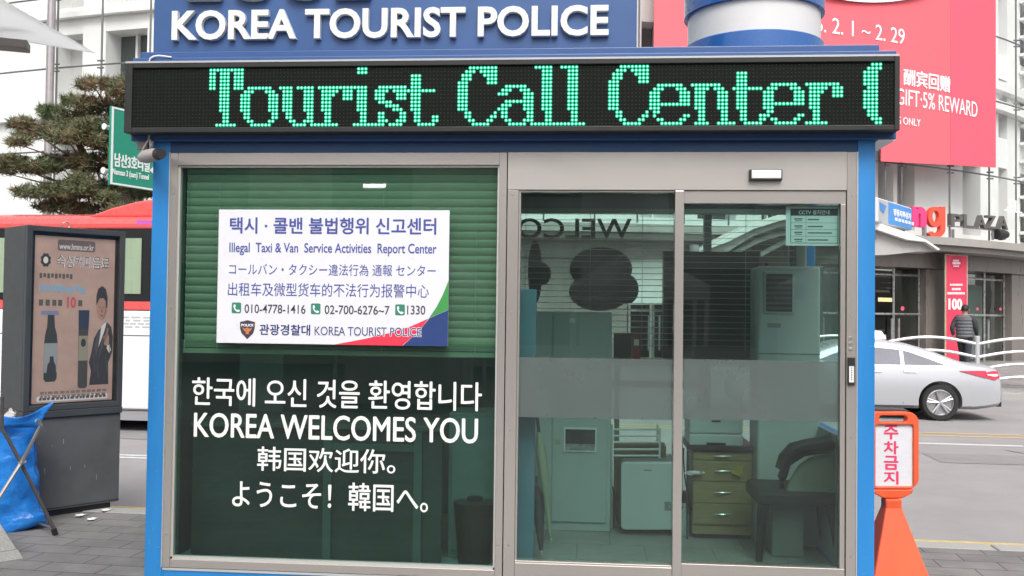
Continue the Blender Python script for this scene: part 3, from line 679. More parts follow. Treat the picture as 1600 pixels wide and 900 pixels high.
text('lettering', PN, 'KOREA TOURIST POLICE', 0, 0, 0, 0, inkb, nb, off=0.0014, th=0.0006, bold=0.0, uv=(u0, v0, u1, v1))
sh = [(377, 505), (383, 503.5), (389, 502), (395, 503.5), (401, 505), (400.5, 516), (398, 523), (389, 532), (380, 523), (377.5, 516)]
mb = MB(); bpoly(mb, sh, 0.0002, 0.001); em = mb.build('emblem', mat('emblem_brown', (0.10, 0.045, 0.03), 0.5), nb)
mb = MB(); bpoly(mb, [(389 + (x - 389) * .84, 516 + (y - 516) * .86) for x, y in sh], 0.0012, 0.0016); mb.build('shield', mat('emblem_navy', (0.03, 0.04, 0.09), 0.5), em)
mb = MB(); bpoly(mb, [(381, 513.5), (386, 515.5), (389, 513), (392, 515.5), (397, 513.5), (394, 519), (391, 521), (392, 524), (386, 524), (387, 521), (384, 519)], 0.0018, 0.0022); mb.build('eagle', mat('emblem_orange', (0.55, 0.17, 0.04), 0.5), em)
mb = MB(); (u0, v1), (u1, v0) = bu(379.5, 508), bu(398.5, 512); add_text(mb, PN, 'POLICE', 0, 0, 0, 0, 0.0018, 0.0004, 0.03, uv=(u0, v0, u1, v1)); mb.build('lettering', wph, em)

# CCTV notice inside the sliding leaf
PCV = front(0.045)
cv = thing('cctv_notice', 'small printed camera notice taped inside the top right of the door glass', 'notice', (PCV.pt(*PCV.uv(1271, 385)).x, 0.045, PCV.pt(*PCV.uv(1271, 385)).z))
mb = MB(); rect(mb, PCV, 1228, 322.5, 1313, 384, -0.002, 0); mb.build('sheet', mat('paper_white', (0.78, 0.80, 0.80), 0.6), cv)
mb = MB(); rect(mb, PCV, 1235, 326, 1309.5, 337, 0.0003, 0.001); hd = mb.build('heading_band', mat('print_navy', (0.012, 0.02, 0.03), 0.6), cv)
text('lettering', PCV, 'CCTV 설치안내', 1248, 328, 1296, 335.3, wph, cv, off=0.0012, th=0.0004, bold=0.01)
mb = MB()
for a in ((1235, 337, 1236, 380), (1308.7, 337, 1309.5, 380), (1235, 379.4, 1309.5, 380.3), (1235, 348, 1309.5, 348.5), (1235, 358.5, 1309.5, 359), (1235, 369, 1309.5, 369.5), (1259, 337, 1259.5, 380)): rect(mb, PCV, *a, 0.0003, 0.0008)
for y in (341, 352, 362, 373):
    rect(mb, PCV, 1241, y, 1254, y + 2, 0.0003, 0.0008); rect(mb, PCV, 1242, y + 3.4, 1253, y + 4.6, 0.0003, 0.0008); rect(mb, PCV, 1262, y + 1, 1262 + (38, 32, 18, 24)[(y // 10) % 4], y + 3, 0.0003, 0.0008)
mb.build('printed_rows', mat('print_grey', (0.08, 0.12, 0.13), 0.6), cv)

# security camera under the left end of the LED sign, loose cables
sc_ = thing('security_camera', 'small grey security camera hanging under the left end of the display', 'camera', onY(228, 215, -0.02))
c0 = onY(226, 222, -0.02)
mb = MB(); mb.box(c0.x - 0.035, c0.x + 0.03, -0.05, 0.01, c0.z - 0.05, cb - 0.001); mb.build('bracket', mat('camera_grey', (0.22, 0.21, 0.19), 0.5, var=0.15), sc_, bevel=0.004)
mb = MB(); a, b = onY(222, 246, -0.03), onY(247, 241, -0.20)
mb.tube([a, a.lerp(b, 0.3), a.lerp(b, 0.75), b], [0.03, 0.042, 0.04, 0.034], 14); mb.build('body', mat('camera_pale', (0.36, 0.33, 0.32), 0.45), sc_, smooth=True)
mb = MB(); mb.tube([b - (b - a).normalized() * 0.002, b + (b - a).normalized() * 0.05], [0.036, 0.03], 14); mb.build('lens_hood', black, sc_, smooth=True)
cab = mat('pale_cable', (0.50, 0.48, 0.42), 0.6)
mb = MB(); mb.tube([onY(234, 207, -0.06), onY(232, 218, -0.06), onY(226, 228, -0.07), onY(221, 238, -0.05)], 0.006, 6); mb.tube([onY(234, 218, -0.06), onY(236, 228, -0.07), onY(235, 238, -0.06)], 0.009, 6); mb.build('cable', cab, sc_, smooth=True)
mb = MB(); mb.tube([onY(233, 97, -0.06), onY(235, 91, -0.065), onY(240, 88, -0.06), onY(248, 87, -0.055), onY(258, 88, -0.055), onY(268, 89.3, -0.056)], 0.005, 6)
tag(mb.build('loose_cable', mat('white_cable', (0.72, 0.72, 0.70), 0.5), smooth=True), 'thin white cable looped over the roof edge beside the letter K', 'cable')

# ================================================================== INSIDE THE BOOTH
def fx(x, y, Y): return onY(x, y, Y).x
def fz(x, y, Y): return onY(x, y, Y).z
def fbox(mb, x0, y0, x1, y1, Y, dep, zfloor=None):
    ym, xm = (y0 + y1) / 2, (x0 + x1) / 2
    return mb.box(fx(x0, ym, Y), fx(x1, ym, Y), Y, Y + dep, zfloor if zfloor is not None else fz(xm, y1, Y), fz(xm, y0, Y))
FL = ZF + 0.007
slatg = mat('green_slat', (0.70, 0.67, 0.50), 0.6, var=0.05); slatd = mat('grey_slat', (0.30, 0.33, 0.31), 0.5)
# front blind: closed slats, bunched at the bottom rail
YB = 0.105
bl = thing('window_blind', 'closed green slatted blind drawn halfway down behind the big front window', 'blind', (-1.55, YB, gt))
bx0, bx1 = gl0 + 0.02, gr0 - 0.02
ztop, zbot = gt - 0.01, fz(520, 533, YB)
mb = MB(); mb.box(bx0, bx1, YB - 0.02, YB + 0.02, ztop - 0.028, ztop); mb.build('head_rail', slatg, bl)
mb = MB(); z = ztop - 0.06; pitch = 0.0495
while z > zbot:
    rr = random.uniform(-0.0012, 0.0012)
    P = []
    for k in range(5):
        a = rad(62) ; t = (k / 4 - 0.5) * 0.056; w = 0.0035 * (1 - (2 * k / 4 - 1) ** 2)
        P.append((YB - t * math.cos(a) * -1 - w, z + rr - t * math.sin(a)))
    mb.add([(bx0, y, zz) for y, zz in P] + [(bx1, y, zz + random.uniform(-.0008, .0008)) for y, zz in P], [(k, k + 1, 6 + k, 5 + k) for k in range(4)])
    z -= pitch
mb.build('slats', slatg, bl, fix=False)
mb = MB()
for k in range(5): mb.box(bx0, bx1, YB - 0.025, YB + 0.025, zbot - 0.012 - k * 0.009, zbot - 0.006 - k * 0.009)
mb.box(bx0, bx1, YB - 0.022, YB + 0.022, zbot - 0.085, zbot - 0.055); mb.build('bottom_rail', mat('green_rail', (0.26, 0.30, 0.20), 0.6), bl)
mb = MB()
for x in (295, 345, 600, 745): xx = fx(x, 400, YB); mb.tube([(xx, YB - 0.034, ztop), (xx, YB - 0.034, zbot - 0.06)], 0.0016, 5)
mb.build('cord', mat('blind_cord', (0.5, 0.58, 0.48), 0.6), bl)
# rear blind: open slats seen edge on
YR = BACK - 0.07
rb = thing('window_blind', 'open thin slatted blind hanging over the rear window with the reversed lettering', 'blind', (0.5, YR, 2.45))
mb = MB(); z = 2.46; zend = fz(1000, 545, YR)
while z > zend:
    mb.obox((0.45, YR, z), (1.12, 0, 0), (0, 0.0125, 0.0022), (0, 0, 0.0011)); z -= 0.0455
mb.build('slats', slatd, rb)
mb = MB()
for x in (822, 923, 1004, 1165, 1240): xx = fx(x, 350, YR); mb.tube([(xx, YR - 0.015, 2.47), (xx, YR - 0.015, zend)], 0.0025, 5)
mb.build('cord', slatd, rb)
mb = MB(); mb.box(-0.66, 1.55, YR - 0.02, YR + 0.02, 2.465, 2.5); mb.build('head_rail', slatd, rb)

cabm = mat('office_cream', (0.39, 0.45, 0.44), 0.5, var=0.04); cabd = mat('office_grey', (0.20, 0.22, 0.21), 0.5, var=0.06)
YC = 1.28
lk = thing('locker', 'tall pale two-door metal locker inside the booth against the rear wall', 'locker', (0.05, YC, FL))
mb = MB(); fbox(mb, 812, 487, 955, 828, YC, 0.42, FL); mb.build('body', cabm, lk, bevel=0.006)
for a, b in ((815, 861), (863.5, 949)):
    mb = MB(); fbox(mb, a, 490, b, 816, YC - 0.014, 0.0135); d = mb.build('door', cabm, lk, bevel=0.003)
mb = MB(); fbox(mb, 866, 576, 869, 592, YC - 0.03, 0.0155); mb.build('handle', silver, d)
mb = MB(); fbox(mb, 890, 497, 898, 504, YC - 0.0155, 0.001); mb.build('number_plate', wgrey, d)
cal = thing('wall_picture', 'small framed dark landscape photo on the locker door', 'picture', onY(907, 705, YC - 0.02))
mb = MB(); fbox(mb, 881, 668, 932, 706, YC - 0.024, 0.008); mb.build('frame', wgrey, cal)
mb = MB(); fbox(mb, 883.5, 671, 930, 694, YC - 0.026, 0.0015); mb.build('photo', mat('photo_print', (0.03, 0.028, 0.03), 0.5, var=0.9, scale=22), cal)
mb = MB(); fbox(mb, 883.5, 694.3, 930, 704, YC - 0.026, 0.0015); mb.build('photo_ground', mat('photo_snow', (0.25, 0.27, 0.27), 0.5, var=0.5, scale=30), cal)
fr = thing('mini_fridge', 'small white fridge with rounded corners beside the locker in the booth', 'fridge', onY(1010, 828, 1.22))
fp_ = front(1.22)
mb = MB(); poly(mb, fp_, rrect(970, 722, 1058, 827, 7), -0.40, -0.03); mb.build('body', cabd, fr)
mb = MB(); poly(mb, fp_, rrect(970, 722, 1058, 827, 7), -0.028, 0.02); d = mb.build('door', mat('fridge_white', (0.52, 0.55, 0.54), 0.35), fr, bevel=0.006)
mb = MB(); rect(mb, fp_, 1006, 733, 1018, 735, 0.0205, 0.022); mb.build('badge', cabd, d)
mb = MB(); rect(mb, fp_, 1038, 783, 1052, 797, 0.0205, 0.0212); mb.build('sticker', mat('flower_print', (0.22, 0.24, 0.22), 0.5, var=0.8, scale=60), d)
# wall shelf with monitor and red folder
ws = thing('wall_shelf', 'grey shelf across the rear glass carrying the black monitor and the red folder', 'shelf', onY(1070, 572, 1.5))
mb = MB(); fbox(mb, 957, 563, 1185, 572, 1.38, 0.36); mb.build('board', cabd, ws)
mb = MB(); fbox(mb, 1090, 572.5, 1098, 700, 1.6, 0.03); fbox(mb, 960, 572.5, 968, 700, 1.6, 0.03); mb.build('bracket', cabd, ws)
mo = thing('monitor', 'small black screen standing on the shelf beside the red folder', 'monitor', onY(974, 562, 1.5))
mb = MB(); fbox(mb, 959, 521, 986, 560, 1.5, 0.04); mb.build('screen', black, mo, bevel=0.004)
mb = MB(); fbox(mb, 966, 559, 980, 562.5, 1.48, 0.10); mb.build('foot', black, mo)
fo = thing('folder', 'red ring folder upright on the shelf beside the black screen', 'folder', onY(995, 562, 1.48))
mb = MB(); fbox(mb, 988, 521, 1001, 562.5, 1.47, 0.2); mb.build('cover', mat('red_card', (0.30, 0.02, 0.03), 0.5), fo, bevel=0.004)
mb = MB(); fbox(mb, 990.5, 530, 998.5, 540, 1.4685, 0.001); mb.build('spine_label', wgrey, fo)
dk = thing('stall_stand_in', 'wide dark panel on the rear glass standing in for the dark stall outside', 'panel', onY(1110, 562, BACK - 0.03))  # stand-in for the dark stall seen through the rear glass
mb = MB(); fbox(mb, 1037, 393, 1186, 562, BACK - 0.038, 0.012); mb.build('panel', mat('dark_panel', (0.034, 0.032, 0.028), 0.6, var=0.6, scale=4), dk)
mb = MB(); fbox(mb, 1035, 391, 1036.7, 562, BACK - 0.042, 0.02); fbox(mb, 1186.3, 391, 1188, 562, BACK - 0.042, 0.02); mb.build('frame', cabd, dk)
rk = thing('wire_rack', 'low white wire rack between the locker and the drawers in the booth', 'rack', onY(993, 735, 1.42))
mb = MB()
for y in (671, 681, 691, 702, 712): p0, p1 = onY(956, y, 1.40), onY(1031, y, 1.40); mb.tube([p0, p1], 0.008, 6)
mb.build('rails', mat('white_wire', (0.70, 0.72, 0.70), 0.5), rk)
mb = MB()
for x in (957, 1031): a = onY(x, 669, 1.40); mb.tube([a, (a.x, 1.40, FL)], 0.008, 6); mb.tube([(a.x, 1.65, a.z), (a.x, 1.65, FL)], 0.008, 6)
mb.build('upright', MATS['white_wire'], rk)
cb_ = thing('cardboard_box', 'brown cardboard box on the floor behind the wire rack', 'box', onY(1000, 740, 1.5))
mb = MB(); mb.box(fx(960, 700, 1.5), fx(1040, 700, 1.5), 1.45, 1.64, FL, fz(1000, 694, 1.5)); mb.build('carton', mat('cardboard', (0.15, 0.115, 0.06), 0.8, var=0.15), cb_, bevel=0.004)
mb = MB(); mb.box(fx(960, 700, 1.5) + 0.1, fx(1040, 700, 1.5) - 0.1, 1.449, 1.4495, FL + 0.06, FL + 0.1); mb.build('tape', mat('tape', (0.25, 0.2, 0.1), 0.4), cb_)
# drawers with printer
YD = 1.16
dw = thing('drawer_cabinet', 'four-drawer yellow wood pedestal cabinet under the printer in the booth', 'drawers', onY(1130, 822, YD))
wood = mat('yellow_wood', (0.30, 0.225, 0.11), 0.45, var=0.16, scale=6, stretch=(1, 1, 8))
mb = MB(); fbox(mb, 1082, 706, 1176, 822, YD + 0.014, 0.45, FL + 0.03); mb.build('carcass', wood, dw, bevel=0.003)
mb = MB(); fbox(mb, 1086, 823, 1172, 829, YD + 0.03, 0.4, FL); mb.build('plinth', black, dw)
for a, b in ((707, 719), (720.3, 752), (753.5, 786), (787.5, 820)):
    mb = MB(); fbox(mb, 1083, a, 1175, b, YD, 0.0135); d = mb.build('drawer', wood, dw, bevel=0.002)
    mb = MB(); ym = a + (b - a) * 0.5; p = [onY(1116 + k * 5.2, ym, YD - 0.004 - 0.016 * math.sin(math.pi * k / 5)) for k in range(6)]; mb.tube(p, 0.005, 6); mb.build('handle', silver, d, smooth=True)
tb = thing('side_table', 'narrow black table top over the drawers carrying the printer', 'table', onY(1130, 703, YD))
mb = MB(); fbox(mb, 1074, 697, 1180, 703.5, YD - 0.03, 0.5); mb.build('top', black, tb)
mb = MB()
for x in (1073.5, 1178.5): mb.box(fx(x, 700, YD), fx(x + 2.2, 700, YD), YD - 0.02, YD + 0.02, FL, fz(x, 704, YD)); mb.box(fx(x, 700, YD), fx(x + 2.2, 700, YD), YD + 0.42, YD + 0.46, FL, fz(x, 704, YD))
mb.build('leg', black, tb)
pr = thing('printer', 'white desktop printer on the black table over the drawers', 'printer', onY(1118, 697, YD))
mb = MB(); fbox(mb, 1077, 645, 1161, 678, YD + 0.02, 0.36); mb.build('body', mat('printer_white', (0.50, 0.53, 0.52), 0.45), pr, bevel=0.012)
mb = MB(); fbox(mb, 1077, 679, 1161, 696.7, YD + 0.01, 0.36); tr = mb.build('paper_tray', MATS['printer_white'], pr, bevel=0.008)
mb = MB(); fbox(mb, 1104, 692, 1134, 696.6, YD + 0.002, 0.0075); mb.build('tray_grip', black, tr)
mb = MB(); fbox(mb, 1112, 657, 1126, 659.5, YD + 0.015, 0.0045); mb.build('slot', black, pr)
# air conditioner
YA = 1.0
ac = thing('air_conditioner', 'tall pale floor-standing air conditioner with dark louvres inside the door', 'air conditioner', onY(1230, 800, YA))
mb = MB(); fbox(mb, 1184, 416, 1282, 700, YA, 0.34, FL); mb.build('body', mat('ac_white', (0.42, 0.47, 0.45), 0.45, var=0.04), ac, bevel=0.02, seg=3)
mb = MB(); fbox(mb, 1194, 424, 1241, 490, YA - 0.012, 0.0115); mb.build('grille_frame', MATS['ac_white'], ac, bevel=0.005)
mb = MB(); fbox(mb, 1197, 428, 1238, 487, YA - 0.0135, 0.001); gr = mb.build('grille', mat('ac_dark', (0.02, 0.024, 0.024), 0.5), ac)
mb = MB()
for y in (432, 440, 448, 456, 464, 472, 480): fbox(mb, 1198, y, 1237, y + 3.4, YA - 0.024, 0.0095)
mb.build('louvre', mat('ac_louvre', (0.10, 0.12, 0.115), 0.45), gr)
mb = MB(); fbox(mb, 1199, 505, 1220, 512, YA - 0.0015, 0.001); mb.build('control_label', cabd, ac)
mb = MB(); fbox(mb, 1184.5, 552, 1281.5, 554, YA - 0.003, 0.0025); mb.build('seam', cabd, ac)
# office chair by the door, seen from the side
ch = thing('office_chair', 'black-armed office chair with pale backrest just inside the door glass', 'chair', onY(1255, 870, 0.6))
YH = 0.55
pl = front(YH)
mb = MB(); poly(mb, pl, [(1227, 774), (1236, 750), (1250, 728), (1268, 716), (1292, 710), (1311, 700), (1325, 700), (1325, 777)], -0.06, 0.0); mb.build('backrest', mat('chair_fabric', (0.27, 0.30, 0.23), 0.8, var=0.08), ch, bevel=0.02, seg=3)
mb = MB(); mb.tube([onY(1218, 733, YH - 0.03), onY(1226, 717, YH - 0.03), onY(1240, 703, YH - 0.03), onY(1260, 697, YH - 0.03), onY(1285, 694, YH - 0.03), onY(1300, 690, YH - 0.03)], [0.03, 0.045, 0.05, 0.045, 0.05, 0.055], 10)
mb.tube([onY(1222, 768, YH + 0.1), onY(1222, 745, YH + 0.1), onY(1230, 722, YH + 0.1), onY(1255, 706, YH + 0.1), onY(1296, 700, YH + 0.1)], 0.03, 10); mb.build('armrest', black, ch, smooth=True)
mb = MB(); fbox(mb, 1182, 768, 1325, 792, YH - 0.02, 0.45); mb.build('seat', mat('chair_black', (0.022, 0.024, 0.023), 0.6), ch, bevel=0.03, seg=3)
for x0, x1, dy in ((1193, 1186, 0), (1300, 1312, 0), (1284, 1288, 0.36)):
    mb = MB(); a = onY(x0, 785, YH + 0.03 + dy); b = onY(x1, 868, YH + 0.03 + dy); b.z = FL; mb.tube([a, b], [0.04, 0.022], 8); mb.build('leg', black, ch, smooth=True)
bb = thing('storage_box', 'grey storage box on the floor behind the office chair', 'box', onY(1225, 830, 1.0))
mb = MB(); fbox(mb, 1206, 782, 1256, 838, 0.72, 0.24, FL); mb.build('body', cabd, bb, bevel=0.008)
mb = MB(); fbox(mb, 1205, 776, 1257, 781.5, 0.715, 0.25); mb.build('lid', cabm, bb, bevel=0.004)
# umbrellas in the corner, blue partition fin
def umbrella(label, x0, y0, x1, y1, Y, m, r):
    t = thing('umbrella', label, 'umbrella', onY(x1, y1, Y))
    a, b = onY(x0, y0, Y + 0.18), onY(x1, y1, Y); d = (b - a)
    mb = MB(); mb.tube([a + d * k for k in (0, .15, .4, .7, .93)], [r * .35, r, r * .95, r * .6, r * .3], 10); mb.build('canopy', m, t, smooth=True)
    mb = MB(); mb.tube([a + d * .931, b], [0.010, 0.008], 8); mb.build('tip', silver, t, smooth=True)
    mb = MB(); mb.tube([a - d * 0.14, a - d * 0.005], 0.012, 8); mb.build('handle', black, t, smooth=True)
umbrella('pale green folded umbrella leaning beside the locker', 842, 676, 862, 854, 0.95, mat('umbrella_green', (0.30, 0.34, 0.22), 0.6), 0.035)
umbrella('dark folded umbrella leaning against the blue screen by the door', 839, 760, 846, 868, 0.42, mat('umbrella_dark', (0.02, 0.022, 0.022), 0.6), 0.04)
sc2 = thing('blue_screen', 'blue narrow upright screen just behind the left edge of the door glass', 'screen', onY(822, 880, 0.16))
mb = MB(); fbox(mb, 792, 452, 836, 880, 0.20, 0.05, FL + 0.03); mb.build('board', mat('screen_blue', (0.085, 0.19, 0.25), 0.5, var=0.06), sc2, bevel=0.004)
mb = MB(); fbox(mb, 796, 878, 832, 884, 0.18, 0.2, FL); mb.build('foot', black, sc2)
# desk whose dark front darkens the window and whose pale rails imitate reflections, pale cabinet beside it
dx1 = fx(690, 750, 0.2)
ds = thing('desk', 'dark desk behind the big front window, its pale upright rails imitating reflections', 'desk', (-1.6, 0.5, FL))
mb = MB(); mb.box(-2.50, dx1, 0.16, 0.85, 0.96, 0.99); mb.build('top', mat('desk_top', (0.07, 0.08, 0.075), 0.45), ds, bevel=0.004)
mb = MB(); mb.box(-2.50, dx1, 0.205, 0.23, FL, 0.958); mb.build('darkening_panel', mat('desk_dark', (0.020, 0.034, 0.029), 0.6, var=0.35, scale=1.3), ds)  # dark board added to darken the lower window
for x in (512, 653):
    xx = fx(x, 750, 0.18); mb = MB(); mb.box(xx - 0.025, xx + 0.025, 0.165, 0.204, FL, 0.958); mb.build('leg', mat('reflection_bar', (0.055, 0.10, 0.088), 0.5), ds)  # pale bars stand in for columns mirrored in the glass
mb = MB(); mb.box(fx(512, 690, .18) + .026, fx(653, 690, .18) - .026, 0.175, 0.204, 0.83, 0.87); mb.build('reflection_rail', MATS['reflection_bar'], ds)
sc3 = thing('side_cabinet', 'pale teal cabinet behind the right end of the front window', 'cabinet', (fx(735, 800, .4), .5, FL))
mb = MB(); mb.box(dx1 + 0.01, MU - 0.06, 0.42, 0.8, FL, 1.05); mb.build('body', mat('cabinet_teal', (0.13, 0.19, 0.18), 0.5, var=0.12), sc3, bevel=0.006)
mb = MB(); mb.box(dx1 + 0.03, MU - 0.08, 0.405, 0.4195, FL + 0.05, 1.02); mb.build('door', MATS['cabinet_teal'], sc3, bevel=0.004)
pt = thing('partition', 'grey upright partition board behind the blind in the front window', 'partition', (-2.0, 1.2, FL))
mb = MB(); mb.box(fx(374, 600, 1.0), fx(440, 600, 1.0), 1.0, 1.04, FL + 0.03, 1.62); mb.build('board', cabd, pt)
mb = MB(); mb.box(fx(378, 600, 1.0), fx(436, 600, 1.0), .92, 1.12, FL, FL + 0.028); mb.build('foot', black, pt)
br = thing('bin', 'dark brown tall waste bin standing behind the right end of the front window', 'bin', onY(745, 870, 0.3))
c = onY(742, 800, 0.32); mb = MB(); mb.lathe([(0.10, FL), (0.13, FL + 0.36), (0.135, FL + 0.36), (0.135, FL + 0.38), (0, FL + 0.39)], (c.x, 0.32, 0), 20); mb.build('body', mat('bin_brown', (0.035, 0.022, 0.018), 0.5), br, smooth=True)
mb = MB(); mb.lathe([(0.05, FL + 0.39), (0.05, FL + 0.41), (0, FL + 0.415)], (c.x, 0.32, 0), 16); mb.build('lid_knob', black, br, smooth=True)
# lit fluorescent fixtures on the ceiling
tubem = mat('fluorescent_tube', (1, 1, 1), 0.5, emit=(0.92, 1.0, 0.98), estr=4.0)
for x, Y, lab in ((0.98, 1.2, 'lit fluorescent ceiling lamp over the drawers in the booth'), (-1.3, 1.2, 'lit fluorescent ceiling lamp over the desk behind the front window')):
    t = thing('ceiling_light', lab, 'ceiling lamp', (x, Y, ZC))
    mb = MB(); mb.box(x - 0.32, x + 0.32, Y - 0.08, Y + 0.08, ZC - 0.005, ZC + 0.045); mb.build('housing', wgrey, t)
    for dy in (-0.04, 0.04):
        mb = MB(); mb.tube([(x - 0.28, Y + dy, ZC - 0.022), (x + 0.28, Y + dy, ZC - 0.022)], 0.013, 8); mb.build('tube', tubem, t)
# lit strip on the building across the pavement: the bright dash mirrored in the blind
P = onY(585, 290, 0.02); d = (P - CAM); k = (-23.9 - P.y) / -d.y; q = P + Vector((d.x, -d.y, d.z)) * k
ls = thing('wall_light', 'lit strip lamp on the stone building behind the photographer', 'wall lamp', q)
mb = MB(); mb.box(q.x - 0.36, q.x + 0.36, q.y - 0.02, q.y + 0.06, q.z - 0.045, q.z + 0.045); mb.build('diffuser', mat('strip_lamp', (1, 1, 1), 0.5, emit=(0.93, 0.96, 1.0), estr=28.0), ls)
mb = MB(); mb.box(q.x - 0.4, q.x + 0.4, q.y - 0.12, q.y - 0.021, q.z - 0.1, q.z + 0.1); mb.build('housing', cabd, ls)

# small clutter
ti = thing('tissue', 'white crumpled tissue hanging from the edge of the yellow wood drawers', 'tissue', onY(1083, 739, YD - .03))
mb = MB(); c = onY(1084, 739, YD - .035); mb.grid(lambda u, v: c + Vector((0.062 * math.cos(6.28 * u) * math.sin(3.14 * v), 0.02 * math.sin(6.28 * u) * math.sin(3.14 * v), 0.014 * math.cos(3.14 * v))) * (1 + .6 * noise.noise(Vector((u * 7, v * 7, 5)))), 18, 8); mb.build('sheet', mat('tissue_white', (0.7, 0.66, 0.66), 0.8), ti, smooth=True, fix=False)
yc = thing('cloth', 'yellow cloth hung over the second drawer of the wood pedestal', 'cloth', onY(1153, 738, YD - .03))
mb = MB(); poly(mb, front(YD - 0.022), [(1142, 735), (1150, 729), (1152, 722), (1156, 728), (1162, 727), (1160, 737), (1157, 745), (1148, 741), (1143, 740)], 0, 0.004); mb.build('rag', mat('mustard_rag', (0.42, 0.30, 0.05), 0.8, var=0.2, scale=30), yc)
cbk = thing('power_cable', 'black power cable running down beside the yellow wood drawers', 'cable', onY(1080, 780, YD - .03))
mb = MB(); mb.tube([onY(x, y, YD + 0.05) for x, y in ((1068, 700), (1068, 720), (1070, 745), (1074, 770), (1076, 785), (1080, 797), (1079, 806))], 0.006, 6); mb.tube([onY(x, y, 1.3) for x, y in ((957, 760), (962, 780), (960, 800), (966, 815), (972, 822), (968, 826))], 0.006, 6); mb.build('lead', black, cbk, smooth=True)
for x, y, w, h, lab in ((905, 612, 0, 0, ''),):
    pass
pn1 = thing('paper_note', 'small pale paper note stuck on the locker door under the dark photo', 'note', onY(872, 692, YC - .02))
mb = MB(); fbox(mb, 867, 687, 876, 695, YC - 0.0165, 0.001); mb.build('sheet', mat('note_green', (0.30, 0.36, 0.26), 0.7), pn1)
wb = thing('water_bottle', 'small clear water bottle on the floor beside the drawers', 'bottle', onY(1067, 825, 1.2))
c = onY(1069, 822, 1.25); mb = MB(); mb.lathe([(.03, FL), (.034, FL + .02), (.034, FL + .15), (.014, FL + .19), (.014, FL + .205), (0, FL + .206)], (c.x, 1.25, 0), 14); mb.build('body', mat('bottle_plastic', (.5, .6, .62), .2), wb, smooth=True)
mb = MB(); mb.lathe([(.016, FL + .207), (.016, FL + .225), (0, FL + .226)], (c.x, 1.25, 0), 12); mb.build('cap', mat('cap_white', (.7, .7, .7), .4), wb, smooth=True)

# ================================================================== THINGS BESIDE THE BOOTH
# --- advertising kiosk on the left
KL, KR = Vector((-4.478, 1.568, 0)), Vector((-4.008, 2.186, 0))
ku = (KR - KL).normalized(); PK = Pl(KL, ku); kn = PK.n
kw = (KR - KL).length + 0.03
kt = thing('advertising_kiosk', 'dark grey street advertising kiosk with a brown framed poster beside the booth', 'kiosk', (KL + KR) / 2 - kn * 0.2)
kg = mat('kiosk_grey', (0.062, 0.066, 0.07), 0.45, metal=0.2, var=0.09, scale=3); kb = mat('kiosk_base_grey', (0.10, 0.102, 0.103), 0.5, metal=0.1, var=0.14, scale=4)
zm, zt = 0.86, 2.345
mb = MB(); mb.plbox(PK, 0.03, 0.0, kw - 0.06, 0.05, -0.42, -0.03); mb.build('foot', black, kt)
mb = MB(); mb.plbox(PK, 0, 0.051, kw, zm - 0.06, -0.45, 0); bs = mb.build('base', kb, kt, bevel=0.006)
mb = MB(); mb.plbox(PK, 0.0, 0.065, kw, 0.072, 0.0005, 0.002); mb.build('seam', black, bs)
# scuffs on the base
mb = MB(); random.seed(5)
for k in range(16):
    u = random.gauss(0.13, 0.08) if k < 11 else random.uniform(0.1, 0.7); v = random.uniform(0.25, 0.6); h = random.uniform(0.01, 0.055)
    mb.plbox(PK, max(u, .02), v, max(u, .02) + random.uniform(0.002, 0.005), v + h, 0.0004, 0.0012)
mb.build('scuff_marks', mat('scuff', (0.30, 0.30, 0.29), 0.7), bs)
mb = MB(); mb.plbox(PK, -0.004, zm - 0.058, kw + 0.004, zm - 0.002, -0.45, 0.02); mb.build('middle_rail', kg, kt, bevel=0.005)
mb = MB(); mb.plbox(PK, 0, zm, kw, zt, -0.45, -0.02); mb.build('cabinet', kg, kt, bevel=0.006)
f = 0.045
mb = MB(); mb.plbox(PK, 0, zm, f, zt, -0.019, 0.02); mb.plbox(PK, kw - f, zm, kw, zt, -0.019, 0.02); mb.plbox(PK, f, zt - f, kw - f, zt, -0.019, 0.0195); mb.plbox(PK, f, zm, kw - f, zm + f, -0.019, 0.0195)
mb.build('frame', kg, kt, bevel=0.004)
mb = MB(); mb.tube([PK.pt(kw * 0.41 + 0.028 * math.cos(a), zt + 0.022 + 0.028 * math.sin(a), -0.05) for a in [k * math.pi / 6 for k in range(13)]], 0.005, 6); mb.build('lifting_ring', steelpipe, kt, smooth=True)
mb = MB(); mb.plbox(PK, f, zm + f, kw - f, zt - f, -0.0188, -0.016); mb.build('poster_border', mat('poster_border_brown', (0.03, 0.026, 0.024), 0.6, var=0.3, scale=20), kt)
pb = mat('poster_brown', (0.47, 0.315, 0.25), 0.65, var=0.10, scale=7)
q0, q1, w0, w1 = f + 0.03, kw - f - 0.03, zm + f + 0.012, zt - f - 0.03
mb = MB(); mb.plbox(PK, q0, w0, q1, w1, -0.0158, -0.014); ps = mb.build('poster', pb, kt)
PP = Pl(PK.pt(0, 0, -0.0135), ku)
